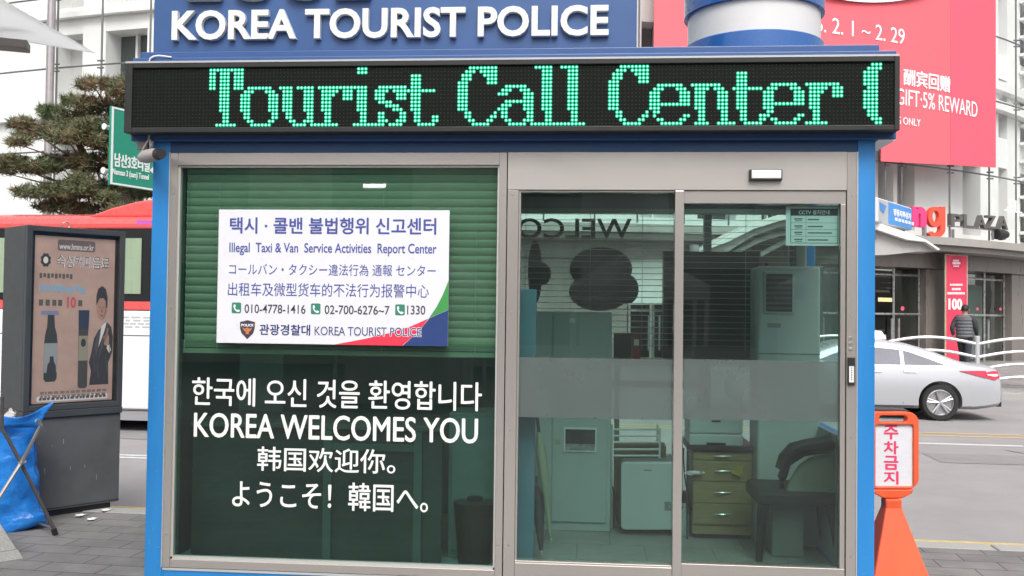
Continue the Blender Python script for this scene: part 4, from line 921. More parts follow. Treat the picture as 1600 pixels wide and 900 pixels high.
# poster drawing area is laid out in its own units 0..100 x 0..165 (downwards)
def pu_(x, y): return q0 + (q1 - q0) * x / 100, w1 - (w1 - w0) * y / 165
def pp(mbb, pts, k=0): mbb.prism([PP.pt(*pu_(x, y), k * 0.0005) for x, y in pts], PP.n * 0.0004)
def ptext(body, x0, y0, x1, y1, m, k=1, bold=0.0):
    (u0, v1), (u1, v0) = pu_(x0, y0), pu_(x1, y1); text('lettering', PP, body, 0, 0, 0, 0, m, ps, off=k * 0.0005, th=0.0004, bold=bold, uv=(u0, v0, u1, v1))
def pshape(name, m, pts, k=0): mbb = MB(); pp(mbb, pts, k); return mbb.build(name, m, ps)
pw = mat('poster_white', (0.70, 0.65, 0.61), 0.6); pk = mat('poster_black', (0.05, 0.045, 0.045), 0.6); pkk = mat('poster_olive', (0.10, 0.10, 0.075), 0.6)
pshape('banner_tab', mat('poster_tab', (0.16, 0.12, 0.11), 0.6), rrect(27, 3, 74, 14, 2.5))
ptext('www.hmns.or.kr', 29, 6.5, 72, 12.5, pw, 1, 0.01)
ptext('숙성커피음료', 26, 18, 93, 31, pw, 1, 0.05); ptext('숙성커피음료', 26, 18, 93, 31, mat('poster_letter_brown', (0.14, 0.10, 0.09), 0.6), 2, 0.0)
pshape('flower_mark', pk, [(13 + (5.5 + 1.2 * (k % 2)) * math.cos(k * math.pi / 8), 24 + (6 + 1.4 * (k % 2)) * math.sin(k * math.pi / 8)) for k in range(16)])
pshape('flower_centre', pw, oval(13, 24, 3.0, 3.4, 12), 1)
mbb = MB()
for k in range(9): pp(mbb, [(6 + k * 4.6, 37), (9.2 + k * 4.6, 37), (9.2 + k * 4.6, 42 - (k % 2)), (6 + k * 4.6, 42 - (k % 2))], 0)
mbb.build('printed_row', pkk, ps)
ptext('100.000mg·7kg', 6, 48, 62, 57, mat('poster_sky', (0.20, 0.42, 0.58), 0.6), 1, 0.03)
mbb = MB()
for x in (6, 14, 22, 29, 54): pp(mbb, [(x, 63), (x + 5, 63), (x + 5, 69), (x, 69)], 0)
mbb.build('printed_row', pkk, ps)
ptext('10', 40, 60, 51, 71, mat('poster_red', (0.62, 0.08, 0.09), 0.6), 1, 0.03)
mbb = MB(); pp(mbb, [(9, 74), (30, 74), (30, 78), (9, 78)], 0); mbb.build('printed_row', mat('poster_blue', (0.20, 0.22, 0.34), 0.6), ps)
# bottle and can
pshape('bottle', mat('poster_bottle', (0.045, 0.05, 0.042), 0.6), [(17, 78), (25, 78), (26, 90), (28.5, 97), (29.5, 105), (29.5, 141), (27, 144), (16, 144), (13.5, 141), (13.5, 105), (14.5, 97), (16.5, 90)])
pshape('bottle_label', mat('poster_label', (0.30, 0.32, 0.31), 0.6), [(13.7, 106), (29.3, 106), (29.3, 135), (13.7, 135)], 1)
pshape('label_figure', pk, [(17, 135), (18, 127), (20.5, 124), (20.5, 119), (25, 119), (25.5, 124), (28, 128), (28.5, 135)], 2)
pshape('can', mat('poster_can', (0.07, 0.065, 0.055), 0.6), [(55, 73), (68, 73), (67.5, 99), (67.5, 150), (65, 152), (58, 152), (55.5, 150)])
pshape('can_cap', mat('poster_can_navy', (0.035, 0.045, 0.075), 0.6), [(54.6, 73), (68.4, 73), (67.8, 92), (55.2, 92)], 1)
pshape('can_panel', mat('poster_can_cream', (0.30, 0.27, 0.19), 0.6), [(55.6, 99), (67.4, 99), (67.4, 124), (55.6, 124)], 1)
pshape('can_mark', pk, oval(61.5, 106, 3.2, 4.2, 14), 2)
# printed man in a suit
skin = mat('printed_skin', (0.42, 0.24, 0.18), 0.6)
pshape('suit', mat('poster_suit', (0.052, 0.047, 0.046), 0.6), [(72, 116), (75, 102), (80, 94), (85, 89), (90, 84), (97, 90), (99.5, 100), (99, 116), (94, 127), (95, 149), (70, 149), (72, 135), (69, 126)])
pshape('shirt', pw, [(82, 92), (86, 88), (91, 84), (89, 92), (84, 104), (80, 112)], 1)
pshape('face', skin, oval(84, 72, 6.6, 11, 20), 1)
pshape('hair', pk, [(77, 68), (76.8, 58), (79, 51), (84, 48), (89, 51), (91.5, 60), (91.3, 72), (90, 74), (89.2, 64), (86, 60.5), (81, 61), (78.6, 65)], 2)
mbb = MB()
for a in (oval(81.8, 70, 1.0, .55, 8), oval(86.4, 70, 1.0, .55, 8), oval(84.2, 78.5, 2.2, .7, 10), [(83.7, 72), (84.6, 72), (85, 75.2), (83.4, 75.2)]): pp(mbb, a, 2)
mbb.build('features', mat('printed_shade', (0.16, 0.08, 0.06), 0.6), ps)
pshape('lapel', mat('poster_lapel', (0.085, 0.08, 0.078), 0.6), [(80, 95), (84, 90), (82, 104), (78, 122), (76, 110)], 2)
pshape('lapel', MATS['poster_lapel'], [(91, 85), (95, 91), (91, 100), (86, 112), (80, 126), (84, 108)], 2)
pshape('ear', skin, oval(90.6, 73, 1.3, 2.6, 10), 3)
pshape('face_shade', mat('printed_skin_shade', (0.33, 0.18, 0.13), 0.6), [(88, 64), (90, 68), (90.2, 76), (87.5, 81.5), (85, 83), (87.4, 77), (88.2, 70)], 2)
for k_, (a_, b_) in enumerate(((74, 118), (79, 126), (90, 120), (94, 104))): pshape('fold', MATS['poster_lapel'], [(a_, b_), (a_ + 1, b_), (a_ + 3.5, b_ + 16), (a_ + 2.2, b_ + 17)], 2)
pshape('hand', skin, [(88, 108), (87, 100), (89, 98), (91.2, 92), (93.2, 91), (92.8, 98), (94.6, 100), (94.6, 107), (92, 110)], 2)
pshape('cuff', pw, [(92.5, 109), (95.4, 108), (97.5, 114), (95, 117), (91.5, 112)], 2)
for y, n, m in ((156, 0, pkk),):
    pass
mbb = MB()
for r, y in enumerate((139 + 14.5, 139 + 18.5)):
    x = 10
    while x < 90:
        L = random.uniform(2.5, 6); pp(mbb, [(x, y), (x + L, y), (x + L, y + 2.6), (x, y + 2.6)], 0); x += L + random.uniform(1, 2.5)
mbb.build('printed_row', mat('poster_grey_print', (0.22, 0.16, 0.145), 0.6), ps)
pshape('caption_strip', pw, rrect(6, 158, 94, 163.5, 2), 0)
mbb = MB(); x = 9
while x < 90: L = random.uniform(2, 4.5); pp(mbb, [(x, 159.6), (x + L, 159.6), (x + L, 162), (x, 162)], 1); x += L + random.uniform(.8, 2)
mbb.build('printed_row', pkk, ps)
pglass = glass_mat('poster_glass', (0.97, 0.975, 0.975), 1.5)
mb = MB(); mb.plbox(PK, f + .0005, zm + f + .0005, kw - f - .0005, zt - f - .0005, 0.004, 0.009); mb.build('glass', pglass, kt)

# --- paper scraps on the pavement
scrap = mat('scrap_paper', (0.74, 0.72, 0.68), 0.8)
for x, y, lab in ((125, 806.5, 'largest white paper scrap on the paving at the foot of the kiosk'), (165, 798.5, 'small white scrap by the right corner of the kiosk foot'), (143, 812.5, 'thin white scrap lying farthest out on the paving before the kiosk')):
    c = onZ(x, y, 0.004); mb = MB()
    mb.grid(lambda u, v: c + Vector((0.055 * (u - .5) + 0.012 * math.sin(9 * v), 0.08 * (v - .5), 0.004 + 0.01 * abs(math.sin(5 * u + 3 * v)))), 4, 4)
    o = mb.build('paper_scrap', scrap); md = o.modifiers.new('thick', 'SOLIDIFY'); md.thickness = 0.0015; tag(o, lab, 'litter')

# --- folding stand and blue bag
D0 = 7.0
st = thing('folding_stand', 'crossed metal folding stand holding open the blue rubbish bag', 'stand', onZ(60, 835, 0))
chrome = mat('stand_chrome', (0.50, 0.48, 0.45), 0.3, metal=0.9); dkm = mat('stand_dark', (0.12, 0.11, 0.105), 0.4, metal=0.6)
foot = onZ(87, 832, 0.02); fd = (foot - CAM).dot(FWD)
mb = MB(); mb.tube([atD(3, 620, fd - 0.1), atD(3, 668, fd - 0.1), atD(33, 724, fd - 0.05), foot], 0.014, 8); mb.build('leg', dkm, st, smooth=True)
g2 = onZ(-48, 850, 0.02); g2d = (g2 - CAM).dot(FWD)
mb = MB(); mb.tube([atD(56, 657, fd - 0.14), atD(62, 659, fd - 0.12), atD(64, 665, fd - 0.11), atD(60, 672, fd - 0.11), atD(34, 722, fd - 0.09), g2], 0.014, 8); mb.build('leg', chrome, st, smooth=True)
bk = NR * 0.25 - UR * 0.42
mb = MB(); f2 = foot + bk - UR * 0.02; mb.tube([atD(3, 620, fd - .1) + bk, f2], 0.012, 8); mb.build('leg', dkm, st, smooth=True)
mb = MB(); mb.tube([g2 + bk, atD(60, 672, fd - 0.1) + bk], 0.012, 8); mb.build('leg', chrome, st, smooth=True)
mb = MB(); mb.tube([foot + Vector((0, 0, 0.03)), foot + bk + Vector((0, 0, 0.03))], 0.009, 6); mb.build('cross_bar', chrome, st)
mb = MB(); mb.tube([foot + Vector((-.012, -.01, .03)), foot + Vector((0, 0, -.018))], 0.021, 8); mb.build('rubber_foot', black, st)
mb = MB(); p = atD(33, 723, fd - 0.09); mb.tube([p + Vector((0, -.02, 0)), p + Vector((0, .05, 0))], 0.012, 8); mb.build('hinge_pin', silver, st)
bagm = mat('blue_plastic_bag', (0.035, 0.30, 0.82), 0.25, var=0.12, scale=5, bump=1.0, bscale=11, transl=0.35)
bg0 = thing('rubbish_bag', 'crumpled bright blue plastic rubbish bag hanging in the folding stand', 'bag', onZ(10, 832, 0.0))
bd = fd + 0.22
def bagf(u, v):
    a = 2 * math.pi * u
    y = 660 + (828 - 660) * v
    cx = -2 + 6 * v; rx = 62 - 10 * math.sin(math.pi * v) * .6 + (6 if v > .85 else 0) - 55 * max(0, v - .93) / .07 * .55
    px = cx + rx * math.cos(a)
    p = atD(px, y, bd) + F0H * (0.17 * math.sin(a))
    n = noise.noise(p * 6.0 + Vector((3, 1, 0))) * 0.035 + noise.noise(p * 16.0) * 0.015
    return p + (R0H * math.cos(a) + F0H * math.sin(a)) * n
mb = MB(); mb.grid(bagf, 48, 34)
bo = mb.build('sack', bagm, bg0, smooth=True, fix=False); bo.modifiers.new('thick', 'SOLIDIFY').thickness = 0.002
mb = MB()
def flap(u, v):
    x0, y0 = -64 + 124 * u, 664 + 10 * v
    x1 = x0 + (26 * u ** 2) * (1 - v); y1 = 664 - 8 * (1 - v) - 26 * (u ** 3) * (1 - v) + 4 * math.sin(11 * u) * (1 - v)
    p = atD(x1, y1 if v < .99 else 668, bd - 0.17 + 0.03 * math.sin(8 * u)); return p + F0H * noise.noise(p * 9) * 0.02
mb.grid(flap, 24, 5); fo_ = mb.build('flap', bagm, bg0, smooth=True, fix=False); fo_.modifiers.new('thick', 'SOLIDIFY').thickness = 0.002
pa = thing('packaging', 'grey crumpled wrapping sticking out of the top of the blue bag', 'packaging', atD(15, 645, bd))
mb = MB(); c = atD(13, 652, bd + 0.02); mb.grid(lambda u, v: c + Vector((0.06 * math.cos(6.28 * u) * math.sin(3.14 * v), 0.06 * math.sin(6.28 * u) * math.sin(3.14 * v), 0.045 * math.cos(3.14 * v) + .02 * math.sin(6.28 * u + 1))) * (1 + .4 * noise.noise(Vector((u * 6, v * 6, 2)))), 18, 10)
mb.build('wrapper', mat('grey_wrap', (0.40, 0.38, 0.36), 0.5), pa, smooth=True, fix=False)

# --- granite block in the lower left corner
gb = thing('granite_bollard', 'tapered speckled granite block cut by the lower left corner of the view', 'bollard', onZ(-40, 876, 0))
wv = 0.34; V0 = onZ(37, 873, 0); e1 = (onZ(0, 879, 0) - V0).normalized(); e2 = Vector((-e1.y, e1.x, 0)); e2 = e2 if e2.y > 0 else -e2
c = V0 + e1 * wv + e2 * wv
gm = mat('bollard_granite', (0.36, 0.355, 0.33), 0.7, var=0.22, scale=70)
def ring(r, z): return [c + e1 * a * r + e2 * b * r + Vector((0, 0, z)) for a, b in ((-1, -1), (1, -1), (1, 1), (-1, 1))]
def frus(mb, r0, z0, r1, z1): mb.add(ring(r0, z0) + ring(r1, z1), [(3, 2, 1, 0), (4, 5, 6, 7), (0, 1, 5, 4), (1, 2, 6, 5), (2, 3, 7, 6), (3, 0, 4, 7)])
mb = MB(); frus(mb, wv, 0, wv * 0.92, 0.06); mb.build('plinth', gm, gb, bevel=0.004)
mb = MB(); frus(mb, wv * 0.905, 0.0605, wv * 0.40, 0.42); mb.build('body', gm, gb, bevel=0.006)

# --- orange no-parking cone sign behind the right corner
cn = onZ(1393, 903, 0); cd = (cn - CAM).dot(FWD)
ns = thing('no_parking_cone', 'orange plastic cone sign with pink lettering standing behind the right corner of the booth', 'cone sign', (cn.x, cn.y, 0))
ora = mat('orange_plastic', (0.76, 0.10, 0.03), 0.5, var=0.10, scale=7, stretch=(1, 1, .4))
PC = Pl((cn.x, cn.y, 0), R0H)
mb = MB()
def crect(px0, px1, y, dd): a, b = PC.uv(px0, y), PC.uv(px1, y); return [PC.pt(a[0], a[1], dd), PC.pt(b[0], b[1], dd), PC.pt(b[0], b[1], -dd), PC.pt(a[0], a[1], -dd)]
def cloft(mb, rows):
    vs = []; fs = []
    for r in rows: vs += crect(*r)
    for i in range(len(rows) - 1):
        for k in range(4): fs.append((4 * i + k, 4 * i + (k + 1) % 4, 4 * i + 4 + (k + 1) % 4, 4 * i + 4 + k))
    fs += [(0, 1, 2, 3), tuple(4 * (len(rows) - 1) + k for k in (3, 2, 1, 0))]
    mb.add(vs, fs)
cloft(mb, [(1380, 1405.5, 778, 0.045), (1380, 1405.5, 792, 0.045), (1350, 1437, 895, 0.17)]); cone = mb.build('cone', ora, ns, bevel=0.012, seg=3)
mb = MB(); z1 = PC.uv(1393, 895)[1]; a = PC.uv(1342, 900)[0]; b = PC.uv(1446, 900)[0]; mb.plbox(PC, a, 0.0, b, max(z1 - 0.002, 0.03), -0.2, 0.2); mb.build('foot', ora, ns, bevel=0.012, seg=3)
mb = MB()
outer = rrect(1353, 643, 1433, 763, 17, 6); hole = rrect(1366, 663, 1424.5, 759, 3, 3); slot = rrect(1371, 648.5, 1415, 659, 5, 4)
def frame_prism(mb, pl, out, holes, o0, o1):
    bm = bmesh.new()
    for loop in [out] + holes:
        vv = [bm.verts.new(pl.pt(*pl.uv(x, y), o0)) for x, y in loop]
        for i in range(len(vv)): bm.edges.new((vv[i], vv[(i + 1) % len(vv)]))
    bmesh.ops.triangle_fill(bm, use_beauty=True, edges=bm.edges[:])
    r = bmesh.ops.extrude_face_region(bm, geom=bm.faces[:]); nv = [g for g in r['geom'] if isinstance(g, bmesh.types.BMVert)]
    bmesh.ops.translate(bm, vec=pl.n * (o1 - o0), verts=nv); bm.verts.index_update()
    mb.add([v.co for v in bm.verts], [[v.index for v in f.verts] for f in bm.faces]); bm.free()
frame_prism(mb, PC, outer, [hole, slot], -0.03, 0.03); fr_ = mb.build('panel_frame', ora, ns, bevel=0.006)
mb = MB(); poly(mb, PC, [(1360, 763.5), (1426, 763.5), (1422, 770), (1408, 777.5), (1378, 777.5), (1364, 770)], -0.03, 0.03); mb.build('neck', ora, ns, bevel=0.008)
mb = MB(); rect(mb, PC, 1365.5, 662.5, 1425, 759.5, -0.012, 0.012); pn = mb.build('panel', mat('reflective_white', (0.66, 0.66, 0.68), 0.5, var=0.05, scale=40), ns)
PC2 = Pl(PC.pt(0, 0, 0.0125), R0H); pink = mat('pink_lettering', (0.72, 0.045, 0.13), 0.5)
for chx, y0, y1 in (('주', 664, 687), ('차', 689, 710), ('금', 712, 734), ('지', 736, 757)): text('lettering', PC2, chx, 1380.5, y0, 1404, y1, pink, ns, off=0, th=0.001, bold=0.035)

# --- white canopy corner at the upper left
can = thing('parasol', 'white fabric parasol canopy with a pointed corner reaching in at the top left', 'parasol', (-4.6, -2.4, 2.9))
C1 = atD(148, 82, 4.9)
A_ = atD(0, 58, 4.62); B_ = atD(70, 37, 4.45)
dA = (A_ - C1).normalized(); dB = (B_ - C1).normalized()
fab = mat('white_canvas', (0.85, 0.85, 0.85), 0.8, var=0.02, transl=0.7)
mb = MB()
def canf(u, v):
    p = C1 + dA * (3.0 * u * (1 - v)) + dB * (1.7 * v * u); p.z += 0.05 * math.sin(math.pi * v) * u; return p
mb.grid(canf, 16, 8); co_ = mb.build('canopy', fab, can, smooth=True, fix=False); co_.modifiers.new('thick', 'SOLIDIFY').thickness = 0.004
arm = mat('parasol_arm', (0.24, 0.22, 0.21), 0.5, metal=0.3)
a, b = atD(-260, 45, 4.3), atD(45, 73, 4.55)
mb = MB(); dd = (b - a); uz = Vector((0, 0, 1)); hh = dd.cross(uz).normalized(); mb.obox((a + b) / 2, dd / 2, hh * 0.05, (0, 0, 0.02)); mb.build('arm', arm, can, bevel=0.004)
mb = MB(); mb.tube([(a.x - 0.2, a.y - 0.2, 0.0), (a.x - 0.2, a.y - 0.2, a.z + 0.3)], 0.04, 12); mb.obox((a.x - .1, a.y - .1, a.z + .01), (0.15, 0.12, 0), (-.03, .04, 0), (0, 0, .02)); mb.build('pole', arm, can)
mb = MB(); e0, e1 = atD(-60, -14, 4.4), atD(38, 18, 4.5)
mb.add([e0, e1, atD(-60, 6, 4.4), e0 + Vector((0, 0.02, 0)), e1 + Vector((0, .02, 0)), atD(-60, 6, 4.42)], [(0, 1, 2), (3, 5, 4), (0, 3, 4, 1), (1, 4, 5, 2), (2, 5, 3, 0)]); mb.build('valance', fab, can)

# ================================================================== THE ROAD AND BEYOND
def road_uv_plane(t): return Pl(rd(0, t, 0), UR)
# --- bus
PBs = road_uv_plane(5.75)
busr = PBs.uv(330, 500)[0]; busl = busr - 11.4; BT0, BT1 = 5.75, 8.2
bus = thing('city_bus', 'red and white city bus passing on the road behind the kiosk', 'bus', rd((busl + busr) / 2, 7.0, -0.15))
redp = mat('bus_red', (0.70, 0.10, 0.095), 0.3, coat=0.3, var=0.03); whp = mat('bus_white', (0.76, 0.76, 0.77), 0.22, coat=0.5, var=0.02); blkp = mat('bus_black', (0.02, 0.02, 0.022), 0.2)
zof = lambda y: PBs.uv(205, y)[1]
z_sk, z_w0, z_st, z_win0, z_win1, z_red = zof(657), zof(642), zof(484), zof(471), zof(358), zof(336)
def rbox(mb, s0, s1, t0, t1, z0, z1): mb.obox(rd((s0 + s1) / 2, (t0 + t1) / 2, (z0 + z1) / 2), UR * ((s1 - s0) / 2), NR * ((t1 - t0) / 2), (0, 0, (z1 - z0) / 2))
mb = MB(); rbox(mb, busl, busr, BT0, BT1, z_w0 + .002, z_st); body = mb.build('body', whp, bus, bevel=0.05, seg=3)
mb = MB(); rbox(mb, busl + .02, busr - .02, BT0 + 0.02, BT1 - 0.02, z_sk, z_w0); mb.build('skirt', mat('bus_grey', (0.30, 0.30, 0.31), 0.4), bus)
mb = MB(); rbox(mb, busl + .002, busr - .002, BT0 - 0.004, BT1 + .004, z_st + .002, z_win0); mb.build('stripe', redp, bus)
mb = MB(); rbox(mb, busl + .01, busr - .01, BT0 + 0.01, BT1 - .01, z_win0 + .002, z_win1); mb.build('window_band', blkp, bus)
mb = MB()
sec = [(BT0, z_win1 + .002), (BT0 - 0.005, z_win1 + .08), (BT0 + .02, z_red - .06), (BT0 + .14, z_red), (BT0 + .5, z_red + .06), (BT1 - .5, z_red + .06), (BT1 - .14, z_red), (BT1, z_win1 + .1), (BT1, z_win1 + .002)]
mb.prism([rd(busl, t, z) for t, z in sec], UR * (busr - busl)); rf = mb.build('roof', redp, bus, bevel=0.03, seg=3)
u = lambda x: PBs.uv(x, 340)[0]
mb = MB(); zt_ = zof(311)
pr_ = [(u(130), z_red - 0.02), (u(165), z_red + (zt_ - z_red) * 0.45), (u(205), zt_ - 0.03), (u(222), zt_), (busr - 0.4, zt_), (busr - 0.2, zt_ - 0.06), (busr - 0.1, z_red - 0.02)]
mb.prism([rd(s, BT0 + 0.1, z) for s, z in pr_], NR * 2.2); mb.build('roof_unit', redp, bus, bevel=0.03, seg=3)
bwin = glass_mat('bus_window', (0.86, 0.90, 0.86), 1.5)
pane_refl = mat('pane_reflection', (0.56, 0.60, 0.50), 0.7, var=0.08, scale=2, stretch=(6, 6, 0.4))  # pale sheets imitate the reflection on the bus panes
edges_ = [PBs.uv(x, 415)[0] for x in (173, 222)]
sp = edges_[1] - edges_[0] + 0.55
k = 0; s1 = edges_[1] + sp
while s1 > busl + 0.8:
    s0 = max(s1 - (sp - 0.12), busl + 0.15); e = min(s1, busr - 0.15)
    w = MB(); rbox(w, s0, e, BT0 - 0.002, BT0 + 0.004, z_win0 + 0.11, z_win1 - 0.13); wo = w.build('window', bwin, bus)
    w = MB(); rbox(w, s0 + .02, e - .02, BT0 + 0.0055, BT0 + 0.0095, z_win0 + 0.115, z_win1 - 0.135); w.build('pale_pane', pane_refl, wo)
    s1 -= sp; k += 1
w = MB()
for z in (zof(525), zof(640)): rbox(w, busl + .1, busr - .1, BT0 - 0.003, BT0 + .001, z, z + 0.015)
w.build('panel_seam', mat('seam_grey', (0.12, 0.12, 0.12), 0.6), bus)
w = MB()
for r in range(4): 
    s = edges_[0] - 0.6
    while s < busr - .3: L = random.uniform(.05, .16); rbox(w, s, s + L, BT0 - 0.0035, BT0 + .001, zof(497 + r * 5), zof(494.6 + r * 5)); s += L + random.uniform(.02, .06)
w.build('small_print', mat('bus_print', (0.42, 0.43, 0.46), 0.6), bus)
tyre = mat('tyre_rubber', (0.018, 0.018, 0.019), 0.75); alloy = mat('wheel_alloy', (0.55, 0.55, 0.56), 0.3, metal=0.8)
w = MB(); rbox(w, busr - 1.2, busr - .55, BT0 - 0.004, BT0 + .001, zof(352), zof(344)); w.build('route_decal', mat('violet_print', (0.45, 0.10, 0.45), 0.5), bus)
def wheel(parent, s, t, z, r, wd, out, name='wheel'):
    ax = -NR if out < 0 else NR
    c = rd(s, t, z)
    mb = MB(); K = .72; prof = [(r * K, -wd / 2), (r * .9, -wd / 2), (r, -wd * .3), (r, wd * .3), (r * .93, wd / 2), (r * (K + .02), wd / 2), (r * K, wd * .3)]
    mb.lathe(prof + [prof[0]], c, 36, ax); wh = mb.build(name, tyre, parent, smooth=True)
    mb = MB(); mb.lathe([(r * K, -wd * .2), (r * K, wd * .40), (r * (K - .05), wd * .42), (r * (K - .06), wd * .15), (0, wd * .12)], c, 36, ax)
    a = ax.orthogonal().normalized(); b = ax.cross(a)
    for k in range(5):
        q = 2 * math.pi * k / 5 + 0.3
        for dq in (-.13, .13):
            d0 = a * math.cos(q) + b * math.sin(q); d1 = a * math.cos(q + dq) + b * math.sin(q + dq)
            mb.tube([c + ax * wd * .36 + d0 * r * .05, c + ax * wd * .38 + d1 * r * (K - .03)], r * .06, 6)
    mb.lathe([(0, wd * .45), (r * .13, wd * .42), (r * .14, wd * .2)][::-1], c, 14, ax); mb.build('rim', alloy, wh, smooth=True)
for s in (busl + 2.3, busr - 2.6):
    for t, o in ((BT0 + 0.16, -1), (BT1 - 0.16, 1)): wheel(bus, s, t, 0.34, 0.49, 0.28, o)
# --- silver taxi
PT = road_uv_plane(10.35)
cr_ = PT.uv(1572, 600)[0]; CW = 0.90; CZ = -0.15; CTc = 10.35 + CW
taxi = thing('taxi', 'silver saloon taxi with a roof lamp driving past on the far lane', 'taxi', rd(cr_ - 2.3, CTc, CZ))
def lerp_tab(tab, s):
    for (a, va), (b, vb) in zip(tab, tab[1:]):
        if s <= b: k = 0 if b == a else max(0, min(1, (s - a) / (b - a))); k = k * k * (3 - 2 * k) * 0.35 + k * 0.65; return va + (vb - va) * k
    return tab[-1][1]
ZTOP = [(0, .70), (.05, .90), (.16, .985), (.4, 1.005), (.6, 1.03), (.85, 1.11), (1.2, 1.25), (1.6, 1.365), (2.0, 1.42), (2.4, 1.43), (2.75, 1.39), (3.1, 1.27), (3.5, 1.08), (3.75, .985), (4.2, .90), (4.55, .78), (4.72, .62), (4.76, .50)]
WID = [(0, .72), (.06, .80), (.3, .87), (.9, .90), (3.8, .90), (4.3, .86), (4.6, .74), (4.76, .55)]
ZBOT = [(0, .36), (.08, .27), (.5, .21), (4.4, .20), (4.7, .24), (4.76, .34)]
def half(s, z):
    W = lerp_tab(WID, s); zt = lerp_tab(ZTOP, s); belt = min(.97, zt - 0.05)
    if z <= belt:
        k = max(0, z - .2) / max(belt - .2, .01); return W * (0.955 + 0.055 * math.sin(math.pi * min(1, k * .9 + .1)) - 0.03 * k)
    return W * (0.955 + 0.055 * math.sin(math.pi * 1.0) - 0.03) - (z - belt) * 0.50
def car_pt(s, y, z): return rd(cr_ - s, CTc + y, CZ + z)
S = [0, .02, .06, .12, .2, .3, .4, .5, .6, .72, .85, 1.0, 1.2, 1.4, 1.6, 1.8, 2.0, 2.2, 2.4, 2.6, 2.75, 2.9, 3.1, 3.3, 3.5, 3.65, 3.75, 4.0, 4.2, 4.4, 4.55, 4.65, 4.72, 4.76]
mb = MB(); rings = []
for s in S:
    zt, zb = lerp_tab(ZTOP, s), lerp_tab(ZBOT, s); belt = min(.97, zt - 0.05); zr = max(belt + .004, zt - .07)
    hp_ = [(0, zb), (half(s, zb) * .9, zb), (half(s, zb + .06), zb + .06)]
    for k in (.25, .5, .72, .9, 1.0): z = zb + .06 + (belt - zb - .06) * k; hp_.append((half(s, z), z))
    z = (belt + zr) / 2; hp_.append((half(s, z), z)); wr = half(s, zr); hp_ += [(wr, zr), (wr * .965, zt - .03), (wr * .88, zt - .008), (wr * .5, zt + .008), (0, zt + .012)]
    rings.append([(y, z) for y, z in hp_] + [(-y, z) for y, z in hp_[-2:0:-1]])
n = len(rings[0]); vs = [car_pt(s, y, z) for s, r in zip(S, rings) for y, z in r]
fs = [(i * n + k, i * n + (k + 1) % n, (i + 1) * n + (k + 1) % n, (i + 1) * n + k) for i in range(len(S) - 1) for k in range(n)]
fs += [list(range(n))[::-1], [(len(S) - 1) * n + k for k in range(n)]]
mb.add(vs, fs)
silverp = mat('silver_car_paint', (0.45, 0.46, 0.485), 0.32, metal=0.3, coat=0.15)
body = mb.build('body', silverp, taxi, smooth=True)
WR, WZ = 0.325, 0.325; wheels_s = (1.10, 3.88)
cut = MB()
for s in wheels_s:
    for sd_ in (-1, 1): cut.lathe([(0, -.16), (.375, -.16), (.375, .3), (0, .3)], car_pt(s, sd_ * .80, WZ + .01), 40, NR * sd_)
cutter = cut.build('cutter', black)
bmod = body.modifiers.new('arch', 'BOOLEAN'); bmod.operation = 'DIFFERENCE'; bmod.object = cutter; bmod.solver = 'EXACT'
cutter.matrix_world = Matrix.Identity(4); bpy.context.view_layer.update()
me2 = bpy.data.meshes.new_from_object(body.evaluated_get(bpy.context.evaluated_depsgraph_get()))
if len(me2.polygons) > 100:
    me2.materials.clear(); me2.materials.append(silverp); me2.polygons.foreach_set('material_index', [0] * len(me2.polygons)); body.data = me2
body.modifiers.clear(); bpy.data.objects.remove(cutter)
mb = MB(); mb.obox(car_pt(2.45, 0, .42), UR * 2.0, NR * .62, (0, 0, .20)); mb.build('underbody', black, taxi)
for s in wheels_s:
    for sd_ in (-1, 1): wheel(taxi, cr_ - s, CTc + sd_ * .79, CZ + WZ, WR, .21, sd_)
cwin = mat('car_window', (0.20, 0.20, 0.23), 0.55, spec=0.15, var=0.2, scale=1.2)
def side_patch(name, pts, m, th=.004, par=None):
    out = None
    for sd_ in (-1, 1):
        mb = MB(); base = [car_pt(s, sd_ * (half(s, z) - .004), z) for s, z in pts]; mb.prism(base, NR * sd_ * (th + .004)); out = mb.build(name, m, par or taxi)
    return out
side_patch('side_window', [(.98, .99), (1.35, 1.13), (1.62, 1.225), (1.70, 1.245), (1.70, .985)], cwin)
side_patch('side_window', [(1.76, .985), (1.76, 1.255), (2.1, 1.285), (2.30, 1.29), (2.30, .985)], cwin)
side_patch('side_window', [(2.38, .985), (2.38, 1.29), (2.65, 1.265), (2.95, 1.15), (3.35, .985)], cwin)
side_patch('belt_trim', [(.92, .965), (3.4, .965), (3.4, .982), (.92, .982)], mat('chrome_trim', (0.30, 0.30, 0.36), 0.3, metal=0.7), .006)
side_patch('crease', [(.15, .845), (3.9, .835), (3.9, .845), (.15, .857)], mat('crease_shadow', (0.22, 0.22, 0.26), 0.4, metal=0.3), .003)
side_patch('door_seam', [(1.73, .30), (1.742, .30), (1.742, .96), (1.73, .96)], mat('seam_dark', (0.05, 0.05, 0.055), 0.6), .002)
side_patch('door_seam', [(2.33, .26), (2.342, .26), (2.342, .96), (2.33, .96)], MATS['seam_dark'], .002)
side_patch('sill', [(1.55, .235), (3.45, .235), (3.45, .262), (1.55, .262)], MATS['seam_dark'], .003)
side_patch('door_handle', [(1.50, .855), (1.72, .855), (1.72, .888), (1.50, .888)], silver, .02); side_patch('door_handle', [(2.10, .85), (2.31, .85), (2.31, .882), (2.10, .882)], silver, .02)
side_patch('tail_light', [(.06, .79), (.16, .745), (.34, .785), (.76, .895), (.42, .905), (.09, .90)], mat('tail_light_red', (0.62, 0.02, 0.06), 0.35), .022)
side_patch('reverse_light', [(.085, .82), (.15, .80), (.30, .828), (.30, .85), (.10, .85)], mat('lamp_clear', (0.80, 0.55, 0.55), 0.3), .026)
